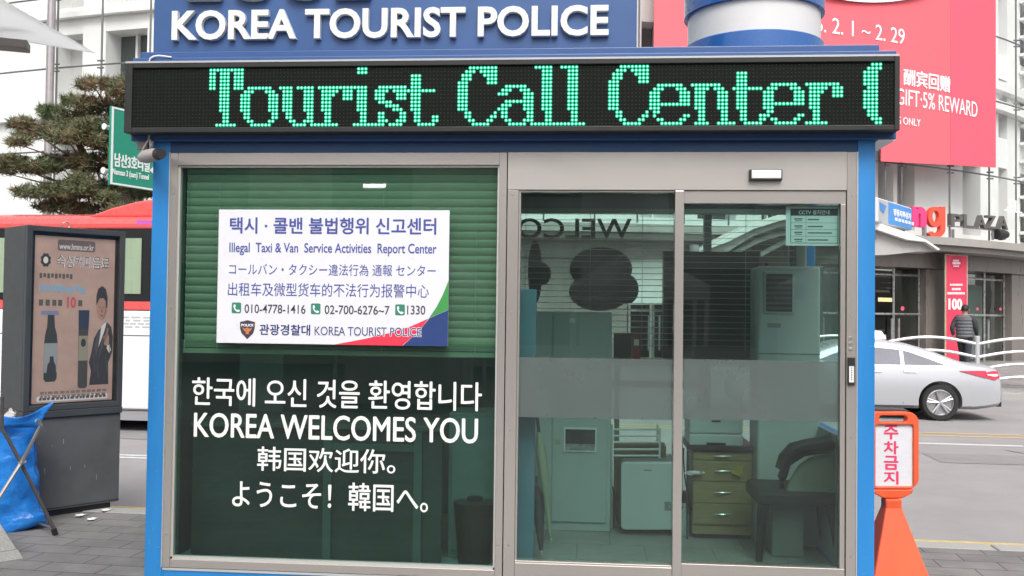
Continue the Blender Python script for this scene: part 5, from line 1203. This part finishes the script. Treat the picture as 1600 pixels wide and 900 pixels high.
side_patch('head_light', [(4.68, .60), (4.50, .62), (4.12, .74), (4.10, .78), (4.45, .74), (4.62, .69)], mat('lamp_white', (0.75, 0.77, 0.8), 0.15), .006)
mb = MB()
mb.grid(lambda a, b: car_pt(.68 + .66 * a, (b - .5) * 1.62 * (1 - .20 * a) * .72, lerp_tab(ZTOP, .68 + .66 * a) + .013 - .012 * abs(2 * b - 1) ** 3), 8, 8)
mb.build('rear_window', cwin, taxi, smooth=True)
mb = MB(); mb.grid(lambda a, b: car_pt(2.95 + .70 * a, (b - .5) * 1.0 * (1 + .12 * a), lerp_tab(ZTOP, 2.95 + .70 * a) + .015 - .012 * abs(2 * b - 1) ** 3), 8, 8); mb.build('windscreen', cwin, taxi, smooth=True)
for sd_ in (-1, 1):
    mb = MB(); mb.obox(car_pt(3.18, sd_ * .98, .99), UR * .05, NR * .09, (0, 0, .055)); mb.build('mirror', silverp, taxi, bevel=0.02)
mb = MB(); mb.obox(car_pt(.03, 0, .30), UR * .05, NR * .62, (0, 0, .045)); mb.build('bumper_insert', black, taxi)
mb = MB(); b0 = [car_pt(2.05 + a * .17, b * .36, 1.425) for a, b in ((-1, -1), (1, -1), (1, 1), (-1, 1))]; b1 = [car_pt(2.05 + a * .09, b * .28, 1.585) for a, b in ((-1, -1), (1, -1), (1, 1), (-1, 1))]
mb.add(b0 + b1, [(3, 2, 1, 0), (4, 5, 6, 7), (0, 1, 5, 4), (1, 2, 6, 5), (2, 3, 7, 6), (3, 0, 4, 7)]); mb.build('roof_lamp', mat('roof_lamp_white', (0.80, 0.81, 0.84), 0.4), taxi, bevel=0.03, seg=3)

# --- wavy steel railing along the far kerb
rail = mat('polished_rail', (0.66, 0.66, 0.67), 0.38, metal=0.6)
PR = road_uv_plane(15.95); sp0 = PR.uv(1527, 545)[0]; GZ = 0.05
ztp = PR.uv(1527, 525)[1]; zr_ = [PR.uv(1527, y)[1] for y in (537, 557.5, 577, 597)]
proto = thing('railing', 'x', 'railing', rd(sp0, 15.95, GZ), 'wavy steel railing panels along the far kerb')
mb = MB(); mb.lathe([(.055, 0), (.055, ztp - GZ - .07), (.062, ztp - GZ - .065), (.062, ztp - GZ - .01), (.05, ztp - GZ), (0, ztp - GZ)], rd(sp0, 15.95, GZ), 14); mb.build('post', rail, proto, smooth=True)
for z in zr_:
    mb = MB(); mb.tube([rd(sp0 + 2.1 * k / 16, 15.95, z + .15 * math.sin(math.pi * k / 16) - .012) for k in range(17)], 0.036, 8); mb.build('rail', rail, proto, smooth=True)
proto['label'] = 'wavy steel railing panel whose post stands behind the taxi boot'
for k, lab in ((-1, 'wavy steel railing panel behind the taxi roof, left of the post'), (-2, 'wavy steel railing panel hidden mostly by the right side of the booth'), (1, 'wavy steel railing panel running out of the right edge of the picture')):
    copy_tree(proto, rd(sp0 + 2.1 * k, 15.95, GZ), lab)

# --- red promotional banner stand by the doors
PBn = tangent(1494, 480, 25.75)
bn = thing('banner', 'tall red banner reading 100 fixed upright between the mall doors', 'banner', PBn.pt(*PBn.uv(1494, 560)))
mb = MB(); rect(mb, PBn, 1477, 398, 1512, 573, -0.03, 0); mb.build('border', mat('banner_gold', (0.50, 0.40, 0.28), 0.6, var=0.25, scale=14), bn)
mb = MB(); rect(mb, PBn, 1478.5, 399.5, 1510.5, 572, 0.001, 0.006); mb.build('cloth', mat('banner_red', (0.66, 0.045, 0.10), 0.6, var=0.05), bn)
bw_ = mat('banner_white', (0.80, 0.76, 0.76), 0.6)
text('lettering', PBn, '100', 1481.5, 466.5, 1503, 484, bw_, bn, off=0.007, th=0.004, bold=0.05)
mb = MB()
for x0, y0, x1, y1 in ((1489, 406, 1498, 408.5), (1488, 409.5, 1500, 413), (1489.5, 415, 1498, 416.8), (1484, 443.5, 1504, 446.5), (1487, 450, 1501, 453.4), (1480, 456.5, 1507, 460), (1504, 478, 1509, 484)):
    x = x0
    while x < x1 - .4: L = min(random.uniform(1.2, 2.2), x1 - x); rect(mb, PBn, x, y0, x + L, y1, 0.007, 0.010); x += L + .5
mb.build('small_print', bw_, bn)
mb = MB(); poly(mb, PBn, oval(1494, 411, 9.5, 12, 24), 0.0064, 0.0068); mb.build('round_mark', mat('banner_deep_red', (0.55, 0.03, 0.085), 0.6), bn)
mb = MB(); rect(mb, PBn, 1488, 500, 1494, 505, 0.007, 0.010); mb.build('blue_mark', mat('banner_blue', (0.10, 0.25, 0.62), 0.6), bn)

# --- giant pink banner on the facade
PGb = tangent(1440, 130, 26.15)
gbn = thing('hanging_banner', 'huge pink sale banner hanging on the glass front of the mall', 'banner', PGb.pt(*PGb.uv(1440, 255)))
pnk = mat('banner_pink', (0.80, 0.125, 0.155), 0.6, var=0.03, scale=.6); pnk2 = mat('banner_deep_pink', (0.80, 0.10, 0.15), 0.6, var=0.03, scale=.6)
Rb = 26.12
def cpt(x, y, R=Rb): th, z = onCyl(x, y, R); return cylp(th, R, z)
def csheet(mb, x0, x1, ytop, ybotf, R, th=0.03, n=14):
    t0_, t1_ = onCyl(x0, 150, R)[0], onCyl(x1, 150, R)[0]; vs = []
    for i in range(n + 1):
        x = x0 + (x1 - x0) * i / n; tt = t0_ + (t1_ - t0_) * i / n
        zb_, ztt = onCyl(x, ybotf(x), R)[1], ytop
        vs += [cylp(tt, R, zb_), cylp(tt, R, ztt), cylp(tt, R - th, ztt), cylp(tt, R - th, zb_)]
    fs = [(0, 1, 2, 3), (4 * n + 3, 4 * n + 2, 4 * n + 1, 4 * n)]
    for i in range(n):
        for k in range(4): fs.append((4 * i + k, 4 * i + 4 + k, 4 * i + 4 + (k + 1) % 4, 4 * i + (k + 1) % 4))
    mb.add(vs, fs)
ZTB = 12.6
mb = MB(); csheet(mb, 1021, 1377, ZTB, lambda x: 205, Rb); csheet(mb, 1377.2, 1485, ZTB, lambda x: 252 + (x - 1377) * 0.052, Rb); mb.build('cloth', pnk, gbn)
mb = MB(); csheet(mb, 1485.3, 1556, ZTB, lambda x: 257.5 + (x - 1485) * 0.06, Rb); mb.build('end_strip', pnk2, gbn)
wht = mat('banner_print_white', (0.84, 0.82, 0.83), 0.6)
def btxt(body, x0, y0, x1, y1, bold=0.012):
    pl = tangent((x0 + x1) / 2, (y0 + y1) / 2, Rb + 0.09); mb = MB(); add_text(mb, pl, body, x0, y0, x1, y1, 0, 0.012, bold)
    for i, p in enumerate(mb.v):
        q = p - CC; h = (p - pl.o).dot(pl.n); mb.v[i] = cylp(math.atan2(q.dot(R0H), -q.dot(F0H)), Rb + 0.006 + h, p.z)
    mb.build('lettering', wht, gbn, fix=False)
btxt('6. 2. 1 ~ 2. 29', 1278, 33, 1419, 57.5, 0.0); btxt('酬宾回赠', 1416, 112, 1489, 138, 0.02); btxt('GIFT·5% REWARD', 1407, 147, 1534, 172, 0.0); btxt('S ONLY', 1407, 183.5, 1442, 195, 0.0)
pl = tangent(1370, 0, Rb + 0.06); mb = MB(); poly(mb, pl, oval(1365, -22, 90, 26, 40), 0, 0.02); mb.build('white_bubble', wht, gbn)

# --- the shop letters standing on the ledge
PY = tangent(1452, 345, 26.1)
yl = thing('shop_letters', 'pink letter n and red letter g standing on the mall ledge', 'letters', PY.pt(*PY.uv(1452, 372)))
text('letter', PY, 'n', 1420, 323.5, 1442, 355, mat('letter_pink', (0.80, 0.05, 0.20), 0.4), yl, off=0, th=0.13, bold=0.06, bevel=0.004)
mb = MB()
frame_prism(mb, PY, oval(1456.5, 339.5, 11.8, 16, 28), [oval(1456.5, 339, 5.2, 9.2, 24)], 0, .13)
poly(mb, PY, [(1463.8, 323.5), (1471.5, 323.5), (1471.5, 358), (1463.8, 358)], .001, .131)
hk = oval(1457, 357.5, 14.5, 14.5, 18, 0, math.pi * .88) + oval(1457, 357.5, 6.9, 7.2, 18, 0, math.pi * .84)[::-1]
poly(mb, PY, hk, .002, .132)
mb.build('letter', mat('letter_red', (0.78, 0.085, 0.05), 0.4), yl, bevel=.004)
pzm = mat('letter_grey', (0.15, 0.14, 0.135), 0.4, metal=0.4)
PZ = tangent(1525, 345, 26.1)
mb = MB(); rect(mb, PY, 1438, 355.5, 1441, 371, 0.05, 0.15); mb.build('strut', steelpipe, yl)
pz_ = thing('plaza_letters', 'dark grey metal letters reading PLAZA on a rail above the mall ledge', 'letters', PZ.pt(*PZ.uv(1525, 357)))
for i, (chx, x0, x1) in enumerate((('P', 1480, 1499), ('L', 1500, 1515), ('A', 1520, 1535), ('Z', 1536, 1550), ('A', 1554, 1569))):
    pl = tangent((x0 + x1) / 2, 346, 26.1); yy = 335 + (x0 - 1480) * 0.042
    text('letter', pl, chx, x0, yy, x1, yy + 20.5, pzm, pz_, off=0, th=0.13, bold=0.02)
mb = MB(); rect(mb, PZ, 1479, 356.5, 1569, 358.2, 0.02, 0.08); mb.build('rail', steelpipe, pz_)
mb = MB()
for x in (1482, 1486, 1548, 1566): rect(mb, PZ, x, 358.4, x + 1.6, 375, 0.02, 0.08)
mb.build('strut', steelpipe, pz_)
flm = thing('floodlight', 'small dark floodlight on the ledge under the last letter of the grey sign', 'floodlight', PZ.pt(*PZ.uv(1556, 375)))
mb = MB(); a = PZ.pt(*PZ.uv(1551, 366), 0.1); b = PZ.pt(*PZ.uv(1567, 367), 0.1); mb.tube([a, a.lerp(b, .35), b], [.16, .17, .12], 12); mb.build('housing', black, flm, smooth=True)
mb = MB(); rect(mb, PZ, 1557, 369, 1560, 375.5, 0.05, 0.15); mb.build('bracket', black, flm)

# --- arched entrance canopy with the blue sign on its shoulder
ECd = 23.0
e0 = atD(1240, 420, ECd); PE = Pl((e0.x, e0.y, 0), R0H)
ec = thing('entrance_canopy', 'white arched canopy over an underground entrance on the far pavement behind the booth', 'canopy', (e0.x, e0.y, 0.1))
arc = [(1086, 400), (1110, 386), (1140, 367), (1180, 347), (1225, 333), (1275, 328), (1325, 334), (1375, 349), (1420, 364), (1448, 375), (1469, 389)]
arcl = [(1440, 392), (1395, 397), (1372, 398), (1340, 380), (1310, 362), (1270, 350), (1225, 352), (1180, 368), (1150, 386), (1130, 401)]
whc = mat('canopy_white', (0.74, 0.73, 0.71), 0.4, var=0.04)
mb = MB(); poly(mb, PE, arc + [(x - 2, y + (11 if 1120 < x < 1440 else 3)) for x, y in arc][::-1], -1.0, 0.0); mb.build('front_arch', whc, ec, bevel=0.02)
mb = MB(); poly(mb, PE, [(x - 2, y + (11.5 if 1120 < x < 1440 else 3.3)) for x, y in arc] + arcl, -0.95, -0.2); mb.build('soffit', mat('canopy_shaded', (0.42, 0.405, 0.39), 0.5, var=0.05), ec)  # grey puts the shade of the arch underside into the colour
sh2 = [(x, y + 17) for x, y in arc]
mb = MB(); poly(mb, PE, [(x, y - 1) for x, y in arc[:9]] + [(x, y + 5) for x, y in arc[:9]][::-1], -2.9, -1.002); mb.build('roof', whc, ec)
for q, o in ((1150, -0.9), (1200, -1.2)):
    mb = MB(); mb.tube([PE.pt(*PE.uv(q + 110 * k / 8, 398 - 40 * math.sin(math.pi * .5 * k / 8)), o) for k in range(9)], .06, 8); mb.build('rib', whc, ec, smooth=True)
for x in (1092, 1345):
    mb = MB(); p = PE.pt(*PE.uv(x, 400), -0.6); mb.tube([(p.x, p.y, 0.1), p + Vector((0, 0, .3))], 0.12, 12); mb.build('post', steelpipe, ec, smooth=True)
mb = MB(); rect(mb, PE, 1190, 410, 1335, 590, -2.5, -2.3); mb.build('rear_screen', mat('entrance_dark', (0.06, 0.062, 0.06), 0.5, var=0.2), ec)
mb = MB(); poly(mb, PE, [(770, 384), (905, 394), (1040, 380), (1100, 398), (1100, 474), (770, 474)], -3.2, -3.1); mb.build('side_panel', whc, ec)
mb = MB()
for k in range(9): rect(mb, PE, 778 + k * 38, 474.5, 782 + k * 38, 590, -3.2, -3.1)
mb.build('side_rail', steelpipe, ec)
mb = MB(); rect(mb, PE, 1100, 500, 1186, 590, -2.2, -2.1); mb.build('parapet', mallgrey, ec)
bs0 = PE.pt(*PE.uv(1360, 330), 0.35)
PSg = Pl(bs0, R0H * 0.62 + F0H * 0.785)
bsg = thing('entrance_sign', 'tilted blue and grey box sign standing on the white entrance canopy', 'sign', PSg.pt(*PSg.uv(1395, 357)))
def sgp(x, f_): yt = 308 + (x - 1370) * 0.30; yb = 347 + (x - 1370) * 0.215; return PSg.uv(x, yt + (yb - yt) * f_)
u0, u1, u2 = PSg.uv(1340, 320)[0], PSg.uv(1388, 330)[0], PSg.uv(1425, 340)[0]
va, vb = PSg.uv(1395, 352.5)[1], PSg.uv(1395, 315.5)[1]
mb = MB(); mb.plbox(PSg, u0, va, u2, vb, -0.3, -0.01); mb.build('box', mat('sign_white_box', (0.75, 0.75, 0.76), 0.4), bsg, bevel=0.02)
us = PSg.uv(1373, 330)[0]
mb = MB(); mb.plbox(PSg, us, va + .02, u1, vb - .03, -0.0095, 0.0); mb.build('grey_panel', mat('sign_grey', (0.45, 0.46, 0.48), 0.45), bsg)
mb = MB(); mb.plbox(PSg, u1 + .001, va + .02, u2 - .02, vb - .03, -0.0095, 0.0); mb.build('blue_panel', mat('sign_sky_blue', (0.06, 0.28, 0.68), 0.4), bsg)
hgt = vb - va
PSg2 = Pl(PSg.pt(0, 0, 0.002), PSg.u)
text('lettering', PSg2, '명동지하상가', 0, 0, 0, 0, wht, bsg, off=0, th=0.006, bold=0.05, uv=(PSg.uv(1396, 330)[0], va + hgt * .44, u2 - .1, va + hgt * .74))
mb = MB()
for k in range(6): a = PSg.uv(1396, 330)[0] + .12 + k * .28; mb.plbox(PSg2, a, va + hgt * .24, a + .19, va + hgt * .37, 0, .006)
mb.build('small_print', wht, bsg)
mb = MB(); mu, mv = (us + u1) / 2 - .1, va + hgt * .62; mb.prism([PSg2.pt(mu - .22, mv + .12, 0), PSg2.pt(mu + .3, mv + .07, 0), PSg2.pt(mu + .1, mv - .13, 0), PSg2.pt(mu - .18, mv - .07, 0)], PSg2.n * .006); mb.build('flag_mark', mat('sign_mark_blue', (0.08, 0.25, 0.6), 0.5), bsg)
mb = MB()
for k in range(4): a = PSg2.pt(us + .3 + k * (u2 - us - .5) / 3, va + .01, -.15); mb.tube([a, a - Vector((0, 0, .35))], .03, 6)
mb.build('strut', steelpipe, bsg)

# --- green direction sign on its pole, left of the booth
q = atD(173, 228, 11.0)
PG = Pl(q, R0H * 0.43 + F0H * 0.90)
gs = thing('direction_sign', 'green road direction sign with white Korean lettering and border behind the booth', 'road sign', PG.pt(1.0, -0.4))
gw = 1.5; tv, bv = PG.uv(173, 165)[1], PG.uv(173, 288)[1]
mb = MB(); mb.plbox(PG, 0, bv, gw, tv, -0.03, 0); mb.build('panel', mat('sign_green', (0.012, 0.26, 0.165), 0.4, var=0.04), gs)
swh = mat('sign_white', (0.78, 0.80, 0.79), 0.45)
mb = MB(); e = .025
for a in ((0.004, tv - e, gw - .004, tv - .004), (0.004, bv + .004, gw - .004, bv + e), (0.004, bv + e, e * 1.3, tv - e), (gw - e * 1.3, bv + e, gw - .004, tv - e)): mb.plbox(PG, *a, 0.001, 0.004)
mb.build('border', swh, gs)
PG2 = Pl(PG.pt(0, 0, 0.002), PG.u)
text('lettering', PG2, '남산3호터널', 178.5, 243.5, 234, 265, swh, gs, off=0, th=.003, bold=.03); text('lettering', PG2, 'Namsan 3 (sam) Tunnel', 175.5, 267.5, 232.5, 279.5, swh, gs, off=0, th=.003, bold=.02)
mb = MB(); poly(mb, PG2, [(233.5, 266), (241, 259.5), (241, 273)], 0, .003); u_, v_ = PG2.uv(241, 266); mb.plbox(PG2, u_ + .001, v_ - .03, u_ + .5, v_ + .03, 0, .003); mb.build('arrow', swh, gs)
galv = mat('galvanised_pipe', (0.55, 0.56, 0.57), 0.4, metal=0.6)
for y in (197, 266):
    v = PG.uv(168, y)[1]; mb = MB(); mb.tube([PG.pt(-.05, v, -.05), PG.pt(gw + .3, v, -.05)], .026, 12); pi = mb.build('pipe', galv, gs)
    mb = MB(); a = PG.pt(-.051, v, -.05); mb.tube([a, a - PG.u * .008], .036, 14); cp_ = mb.build('end_cap', swh, pi, smooth=True)
mb = MB(); p = PG.pt(gw + .2, 0, -.18); mb.tube([(p.x, p.y, -.15), (p.x, p.y, PG.pt(0, tv).z + .2)], .09, 14); mb.build('pole', galv, gs)

# --- pine tree behind the bus
PD = 19.0
bark = mat('pine_bark', (0.085, 0.062, 0.050), 0.9, var=0.3, scale=6, bump=0.6, bscale=12)
def needle_mat():
    M = mat('pine_needles', (0.06, 0.085, 0.04), 0.7); N = M.node_tree; b = N.nodes['Principled BSDF']
    g = N.nodes.new('ShaderNodeObjectInfo'); tc = N.nodes.new('ShaderNodeTexCoord'); nz = N.nodes.new('ShaderNodeTexNoise'); nz.inputs['Scale'].default_value = 1.7; nz.inputs['Detail'].default_value = 5
    N.links.new(tc.outputs['Object'], nz.inputs['Vector']); r = N.nodes.new('ShaderNodeValToRGB')
    r.color_ramp.elements[0].position = .36; r.color_ramp.elements[0].color = (.070, .105, .042, 1); r.color_ramp.elements[1].position = .66; r.color_ramp.elements[1].color = (.215, .165, .095, 1)
    e = r.color_ramp.elements.new(.52); e.color = (.130, .150, .075, 1)
    N.links.new(nz.outputs['Fac'], r.inputs['Fac']); N.links.new(r.outputs['Color'], b.inputs['Base Color']); return M
needles = needle_mat()
base = atD(215, 560, PD); base.z = 0.2
pine = thing('pine_tree', 'old pine tree with layered needle pads behind the red bus', 'tree', base)
random.seed(21)
pads = [(150, 133, 30, 12), (188, 138, 22, 18), (215, 128, 30, 14), (122, 160, 28, 12), (160, 168, 34, 16), (205, 165, 26, 18), (75, 172, 20, 8), (100, 182, 34, 12), (140, 198, 38, 16), (32, 193, 20, 10), (62, 206, 38, 14), (108, 214, 36, 15), (172, 222, 38, 18), (22, 252, 24, 11), (58, 262, 38, 14), (96, 252, 34, 15), (150, 256, 36, 18), (205, 245, 36, 22), (55, 300, 36, 12), (105, 298, 42, 16), (160, 298, 42, 18), (210, 296, 36, 20), (95, 324, 42, 11), (150, 328, 44, 12), (230, 205, 34, 26), (252, 160, 26, 14), (262, 235, 28, 16), (265, 290, 30, 16), (30, 222, 18, 8), (12, 268, 14, 7), (205, 330, 40, 12)]
pts_trunk = [base, atD(213, 420, PD), atD(205, 330, PD), atD(190, 280, PD + .1), atD(172, 240, PD), atD(178, 200, PD + .1), atD(172, 165, PD), atD(165, 140, PD)]
mb = MB(); mb.tube(pts_trunk, [.17, .15, .13, .11, .095, .07, .05, .025], 10)
pts2 = [atD(208, 350, PD), atD(132, 290, PD - .2), atD(136, 250, PD - .2), atD(118, 215, PD - .1), atD(105, 190, PD)]
mb.tube(pts2, [.10, .085, .075, .05, .03], 8)
for (x, y, rx, ry) in pads:
    dd = random.uniform(-.7, .7); c = atD(x, y + ry * .5, PD + dd)
    src = min(pts_trunk[2:] + pts2[1:], key=lambda p: (p - c).length + (0.6 if p.z > c.z else 0))
    mid = src.lerp(c, .5) + Vector((0, 0, -.08)); mb.tube([src, mid, c], [.032, .02, .008], 6)
mb.build('trunk', bark, pine, smooth=True)
mb = MB()
pads += [(random.uniform(60, 240), random.uniform(195, 325), random.uniform(14, 24), random.uniform(9, 15)) for _ in range(16)]
for i, (x, y, rx, ry) in enumerate(pads):
    dd = random.uniform(-.7, .7); n_t = int(20 + rx * ry * 0.27)
    for k in range(n_t):
        a = random.uniform(0, 6.283); r = math.sqrt(random.random()); h = random.uniform(-1, 1)
        px, py = x + rx * r * math.cos(a) * 1.05, y + ry * h * (1 - .45 * r) + ry * .25 * noise.noise(Vector((x + 9 * math.cos(a), k, 0)))
        p = atD(px, py, PD + dd + rx / 1500 * PD * r * math.sin(a))
        for q in range(14):
            d = Vector((random.gauss(0, 1), random.gauss(0, 1), random.gauss(.45, .7))).normalized(); L = random.uniform(.09, .19)
            sd_ = d.cross(Vector((random.gauss(0, 1), random.gauss(0, 1), random.gauss(0, 1)))).normalized() * random.uniform(.007, .012)
            e_ = p + d * L; b = len(mb.v); mb.v += [p - sd_, p + sd_, e_]; mb.f.append([b, b + 1, b + 2])
mb.build('crown', needles, pine, fix=False)

# --- pedestrian in a padded vest by the doors
def skinned(name, chains, m, parent, sub=2, root=0):
    vs, es, rs = [], [], []
    idx = {}
    for ch_ in chains:
        prev = None
        for key, p, r in ch_:
            if key not in idx: idx[key] = len(vs); vs.append(Vector(p)); rs.append(r)
            if prev is not None and (prev, idx[key]) not in es: es.append((prev, idx[key]))
            prev = idx[key]
    org = ORG[parent.name]; me = bpy.data.meshes.new('sk'); me.from_pydata([tuple(p - org) for p in vs], es, [])
    o = bpy.data.objects.new('sk', me); COL.objects.link(o)
    sm = o.modifiers.new('s', 'SKIN'); sm.use_smooth_shade = True; sb = o.modifiers.new('u', 'SUBSURF'); sb.levels = sub; sb.render_levels = sub
    for i, r in enumerate(rs):
        sv = me.skin_vertices[0].data[i]; sv.radius = r if isinstance(r, tuple) else (r, r); sv.use_root = (i == root)
    bpy.context.view_layer.update()
    m2 = bpy.data.meshes.new_from_object(o.evaluated_get(bpy.context.evaluated_depsgraph_get())); bpy.data.objects.remove(o)
    m2.materials.clear(); m2.materials.append(m); m2.polygons.foreach_set('use_smooth', [True] * len(m2.polygons)); m2.polygons.foreach_set('material_index', [0] * len(m2.polygons))
    ob = bpy.data.objects.new(name, m2); COL.objects.link(ob); ob.parent = parent; ORG[ob.name] = org; return ob
fp0 = atD(1507, 560, 25.0); fp0.z = 0.27
pe = thing('person', 'person in a grey padded vest and dark trousers walking away past the red banner', 'person', fp0)
# local frame: walking away to the right
fw = (F0H * .75 + R0H * .66).normalized(); rt = fw.cross(Vector((0, 0, 1))).normalized()
def L(x, y, z): return fp0 + rt * x + fw * y + Vector((0, 0, z))
skinm = mat('skin', (0.40, 0.24, 0.17), 0.6)
body_chain = [[('pelvis', L(0, 0, .95), (.15, .115)), ('waist', L(0, .01, 1.10), (.145, .11)), ('chest', L(0, .02, 1.30), (.135, .10)), ('sh', L(0, .01, 1.41), (.08, .06)), ('neck', L(0, .03, 1.50), .055), ('head0', L(0, .05, 1.56), .07), ('head1', L(0, .06, 1.64), .092), ('head2', L(0, .05, 1.71), .075)]]
for s_, sw in ((-1, .16), (1, -.14)):
    k = str(s_)
    body_chain.append([('pelvis', 0, 0), ('hip' + k, L(.09 * s_, 0, .90), .095), ('knee' + k, L(.10 * s_, sw * .6 + .04, .49), .062), ('ank' + k, L(.10 * s_, sw - .05 * (sw < 0), .09), .042), ('toe' + k, L(.11 * s_, sw + .15, .035), .035)])
    body_chain.append([('sh', 0, 0), ('ac' + k, L(.18 * s_, .01, 1.40), .045), ('el' + k, L(.27 * s_, -sw * .5 - .04, 1.15), .04), ('wr' + k, L(.25 * s_, -sw * .8 + .08, .93), .035)])
skinned('body', body_chain, skinm, pe)
vest = mat('padded_vest_grey', (0.12, 0.125, 0.14), 0.65, var=0.1); trous = mat('dark_trousers', (0.03, 0.032, 0.045), 0.8); hairm = mat('black_hair', (0.014, 0.012, 0.012), 0.6)
mb = MB()
def vestf(u_, v_):
    a = 2 * math.pi * u_; z = .90 + .60 * v_; puff = .016 * abs(math.sin(v_ * 7 * math.pi)); k = 1 - .60 * max(0, v_ - .88) / .12
    w_ = (.20 + .025 * v_ + puff) * k; d_ = (.155 + puff) * k; return L(w_ * math.cos(a), .01 + d_ * math.sin(a), z)
mb.grid(vestf, 28, 42); mb.build('vest', vest, pe, smooth=True, fix=False)
sl_ = [[('z', L(.09 * s_, .01, 1.45), .06), ('a', L(.17 * s_, .01, 1.43), .088), ('b', L(.235 * s_, .0, 1.34), .08), ('c', L(.275 * s_, -sw * .5 - .04, 1.15), .065), ('d', L(.255 * s_, -sw * .75 + .06, .96), .048)] for s_, sw in ((-1, .16), (1, -.14))]
for c_ in sl_: skinned('sleeve', [c_], mat('dark_sleeve', (0.035, 0.035, 0.04), 0.8), pe)
tc_ = [[('p', L(0, 0, .96), (.165, .13))]]
for s_, sw in ((-1, .16), (1, -.14)):
    k = str(s_); tc_.append([('p', L(0, 0, .96), (.165, .13)), ('h' + k, L(.09 * s_, 0, .86), .11), ('k' + k, L(.10 * s_, sw * .6 + .04, .49), .08), ('n' + k, L(.10 * s_, sw - .05 * (sw < 0), .12), .07)])
skinned('trousers', tc_[1:], trous, pe)
for s_, sw in ((-1, .16), (1, -.14)):
    mb = MB(); c = L(.105 * s_, sw + .05, .045); mb.obox(c, rt * .045, fw * .13, (0, 0, .045)); mb.build('shoe', black, pe, bevel=0.03, seg=3)
    mb = MB(); w_ = L(.25 * s_, -sw * .8 + .08, .93)
    mb.obox(w_ + Vector((0, 0, -.05)), rt * .014, fw * .036, (0, 0, .05))
    for q in range(4): mb.tube([w_ + fw * (-.027 + .018 * q) + Vector((0, 0, -.10)), w_ + fw * (-.022 + .018 * q) + Vector((0, 0, -.145)) - rt * s_ * .008, w_ + fw * (-.016 + .018 * q) + Vector((0, 0, -.175 + .006 * abs(q - 1))) - rt * s_ * .022], [.009, .0085, .007], 6)
    mb.tube([w_ + fw * .034 + Vector((0, 0, -.03)), w_ + fw * .058 + Vector((0, 0, -.07)), w_ + fw * .055 + Vector((0, 0, -.10))], [.011, .009, .007], 6); mb.build('hand', skinm, pe, smooth=True)
hc = L(0, .055, 1.655)
def hairf(u_, v_):
    a = 2 * math.pi * u_; t_ = math.pi * .62 * v_; frontk = max(0, math.sin(a)); t_ *= (1 - .42 * frontk)
    return hc + rt * (.098 * math.sin(t_) * math.cos(a)) + fw * (.112 * math.sin(t_) * math.sin(a) - .006) + Vector((0, 0, .118 * math.cos(t_)))
mb = MB(); mb.grid(hairf, 24, 12); mb.build('hair', hairm, pe, smooth=True, fix=False)
mb = MB(); mb.tube([hc + fw * .085 + Vector((0, 0, -.01)), hc + fw * .115 + Vector((0, 0, -.045)), hc + fw * .095 + Vector((0, 0, -.052))], [.010, .014, .010], 6); mb.build('nose', skinm, pe, smooth=True)
for s_ in (-1, 1):
    mb = MB(); mb.lathe([(0, -.008), (.026, -.004), (.03, .004), (0, .01)], hc + rt * s_ * .098 + Vector((0, 0, -.03)), 12, rt * s_); mb.build('ear', skinm, pe, smooth=True)
    mb = MB(); mb.lathe([(0, 0), (.012, .002), (0, .006)], hc + rt * s_ * .034 + fw * .088 + Vector((0, 0, -.012)), 10, fw); mb.build('eye', black, pe, smooth=True)
mb = MB(); mb.obox(hc + fw * .09 + Vector((0, 0, -.085)), rt * .022, fw * .006, (0, 0, .005)); mb.build('mouth', mat('lips', (0.32, 0.12, 0.10), 0.6), pe)

# --- unseen white tents added behind the camera for reflections in the booth glass
def tent(x, y, lab, w=2.6):
    t = thing('reflection_tent', lab, 'tent', (x, y, 0))
    for sx in (-1, 1):
        for sy_ in (-1, 1):
            mb = MB(); mb.tube([(x + sx * w * .48, y + sy_ * w * .4, 0), (x + sx * w * .48, y + sy_ * w * .4, 2.25)], .04, 8); mb.build('pole', whc, t)
    a = [(x + sx * w / 2, y + sy_ * w * .42, 2.25) for sx, sy_ in ((-1, -1), (1, -1), (1, 1), (-1, 1))]
    mb = MB(); mb.add(a + [(p[0], p[1], 1.98) for p in a] + [(x, y, 3.05)], [(0, 1, 8), (1, 2, 8), (2, 3, 8), (3, 0, 8), (0, 4, 5, 1), (1, 5, 6, 2), (2, 6, 7, 3), (3, 7, 4, 0)]); o = mb.build('canopy', fab, t); o.modifiers.new('thick', 'SOLIDIFY').thickness = .006
    mb = MB(); mb.box(x - w * .42, x + w * .42, y + .2, y + w * .38, 0.0, .85); mb.build('counter', stoneb, t, bevel=.01)
tent(-3.4, -12.5, 'white tent added behind the photographer for reflections, leftmost of the three tents'); tent(0.9, -13.5, 'white tent added behind the photographer for reflections, middle of the three tents'); tent(4.9, -12.5, 'white tent added behind the photographer for reflections, rightmost of the three tents')
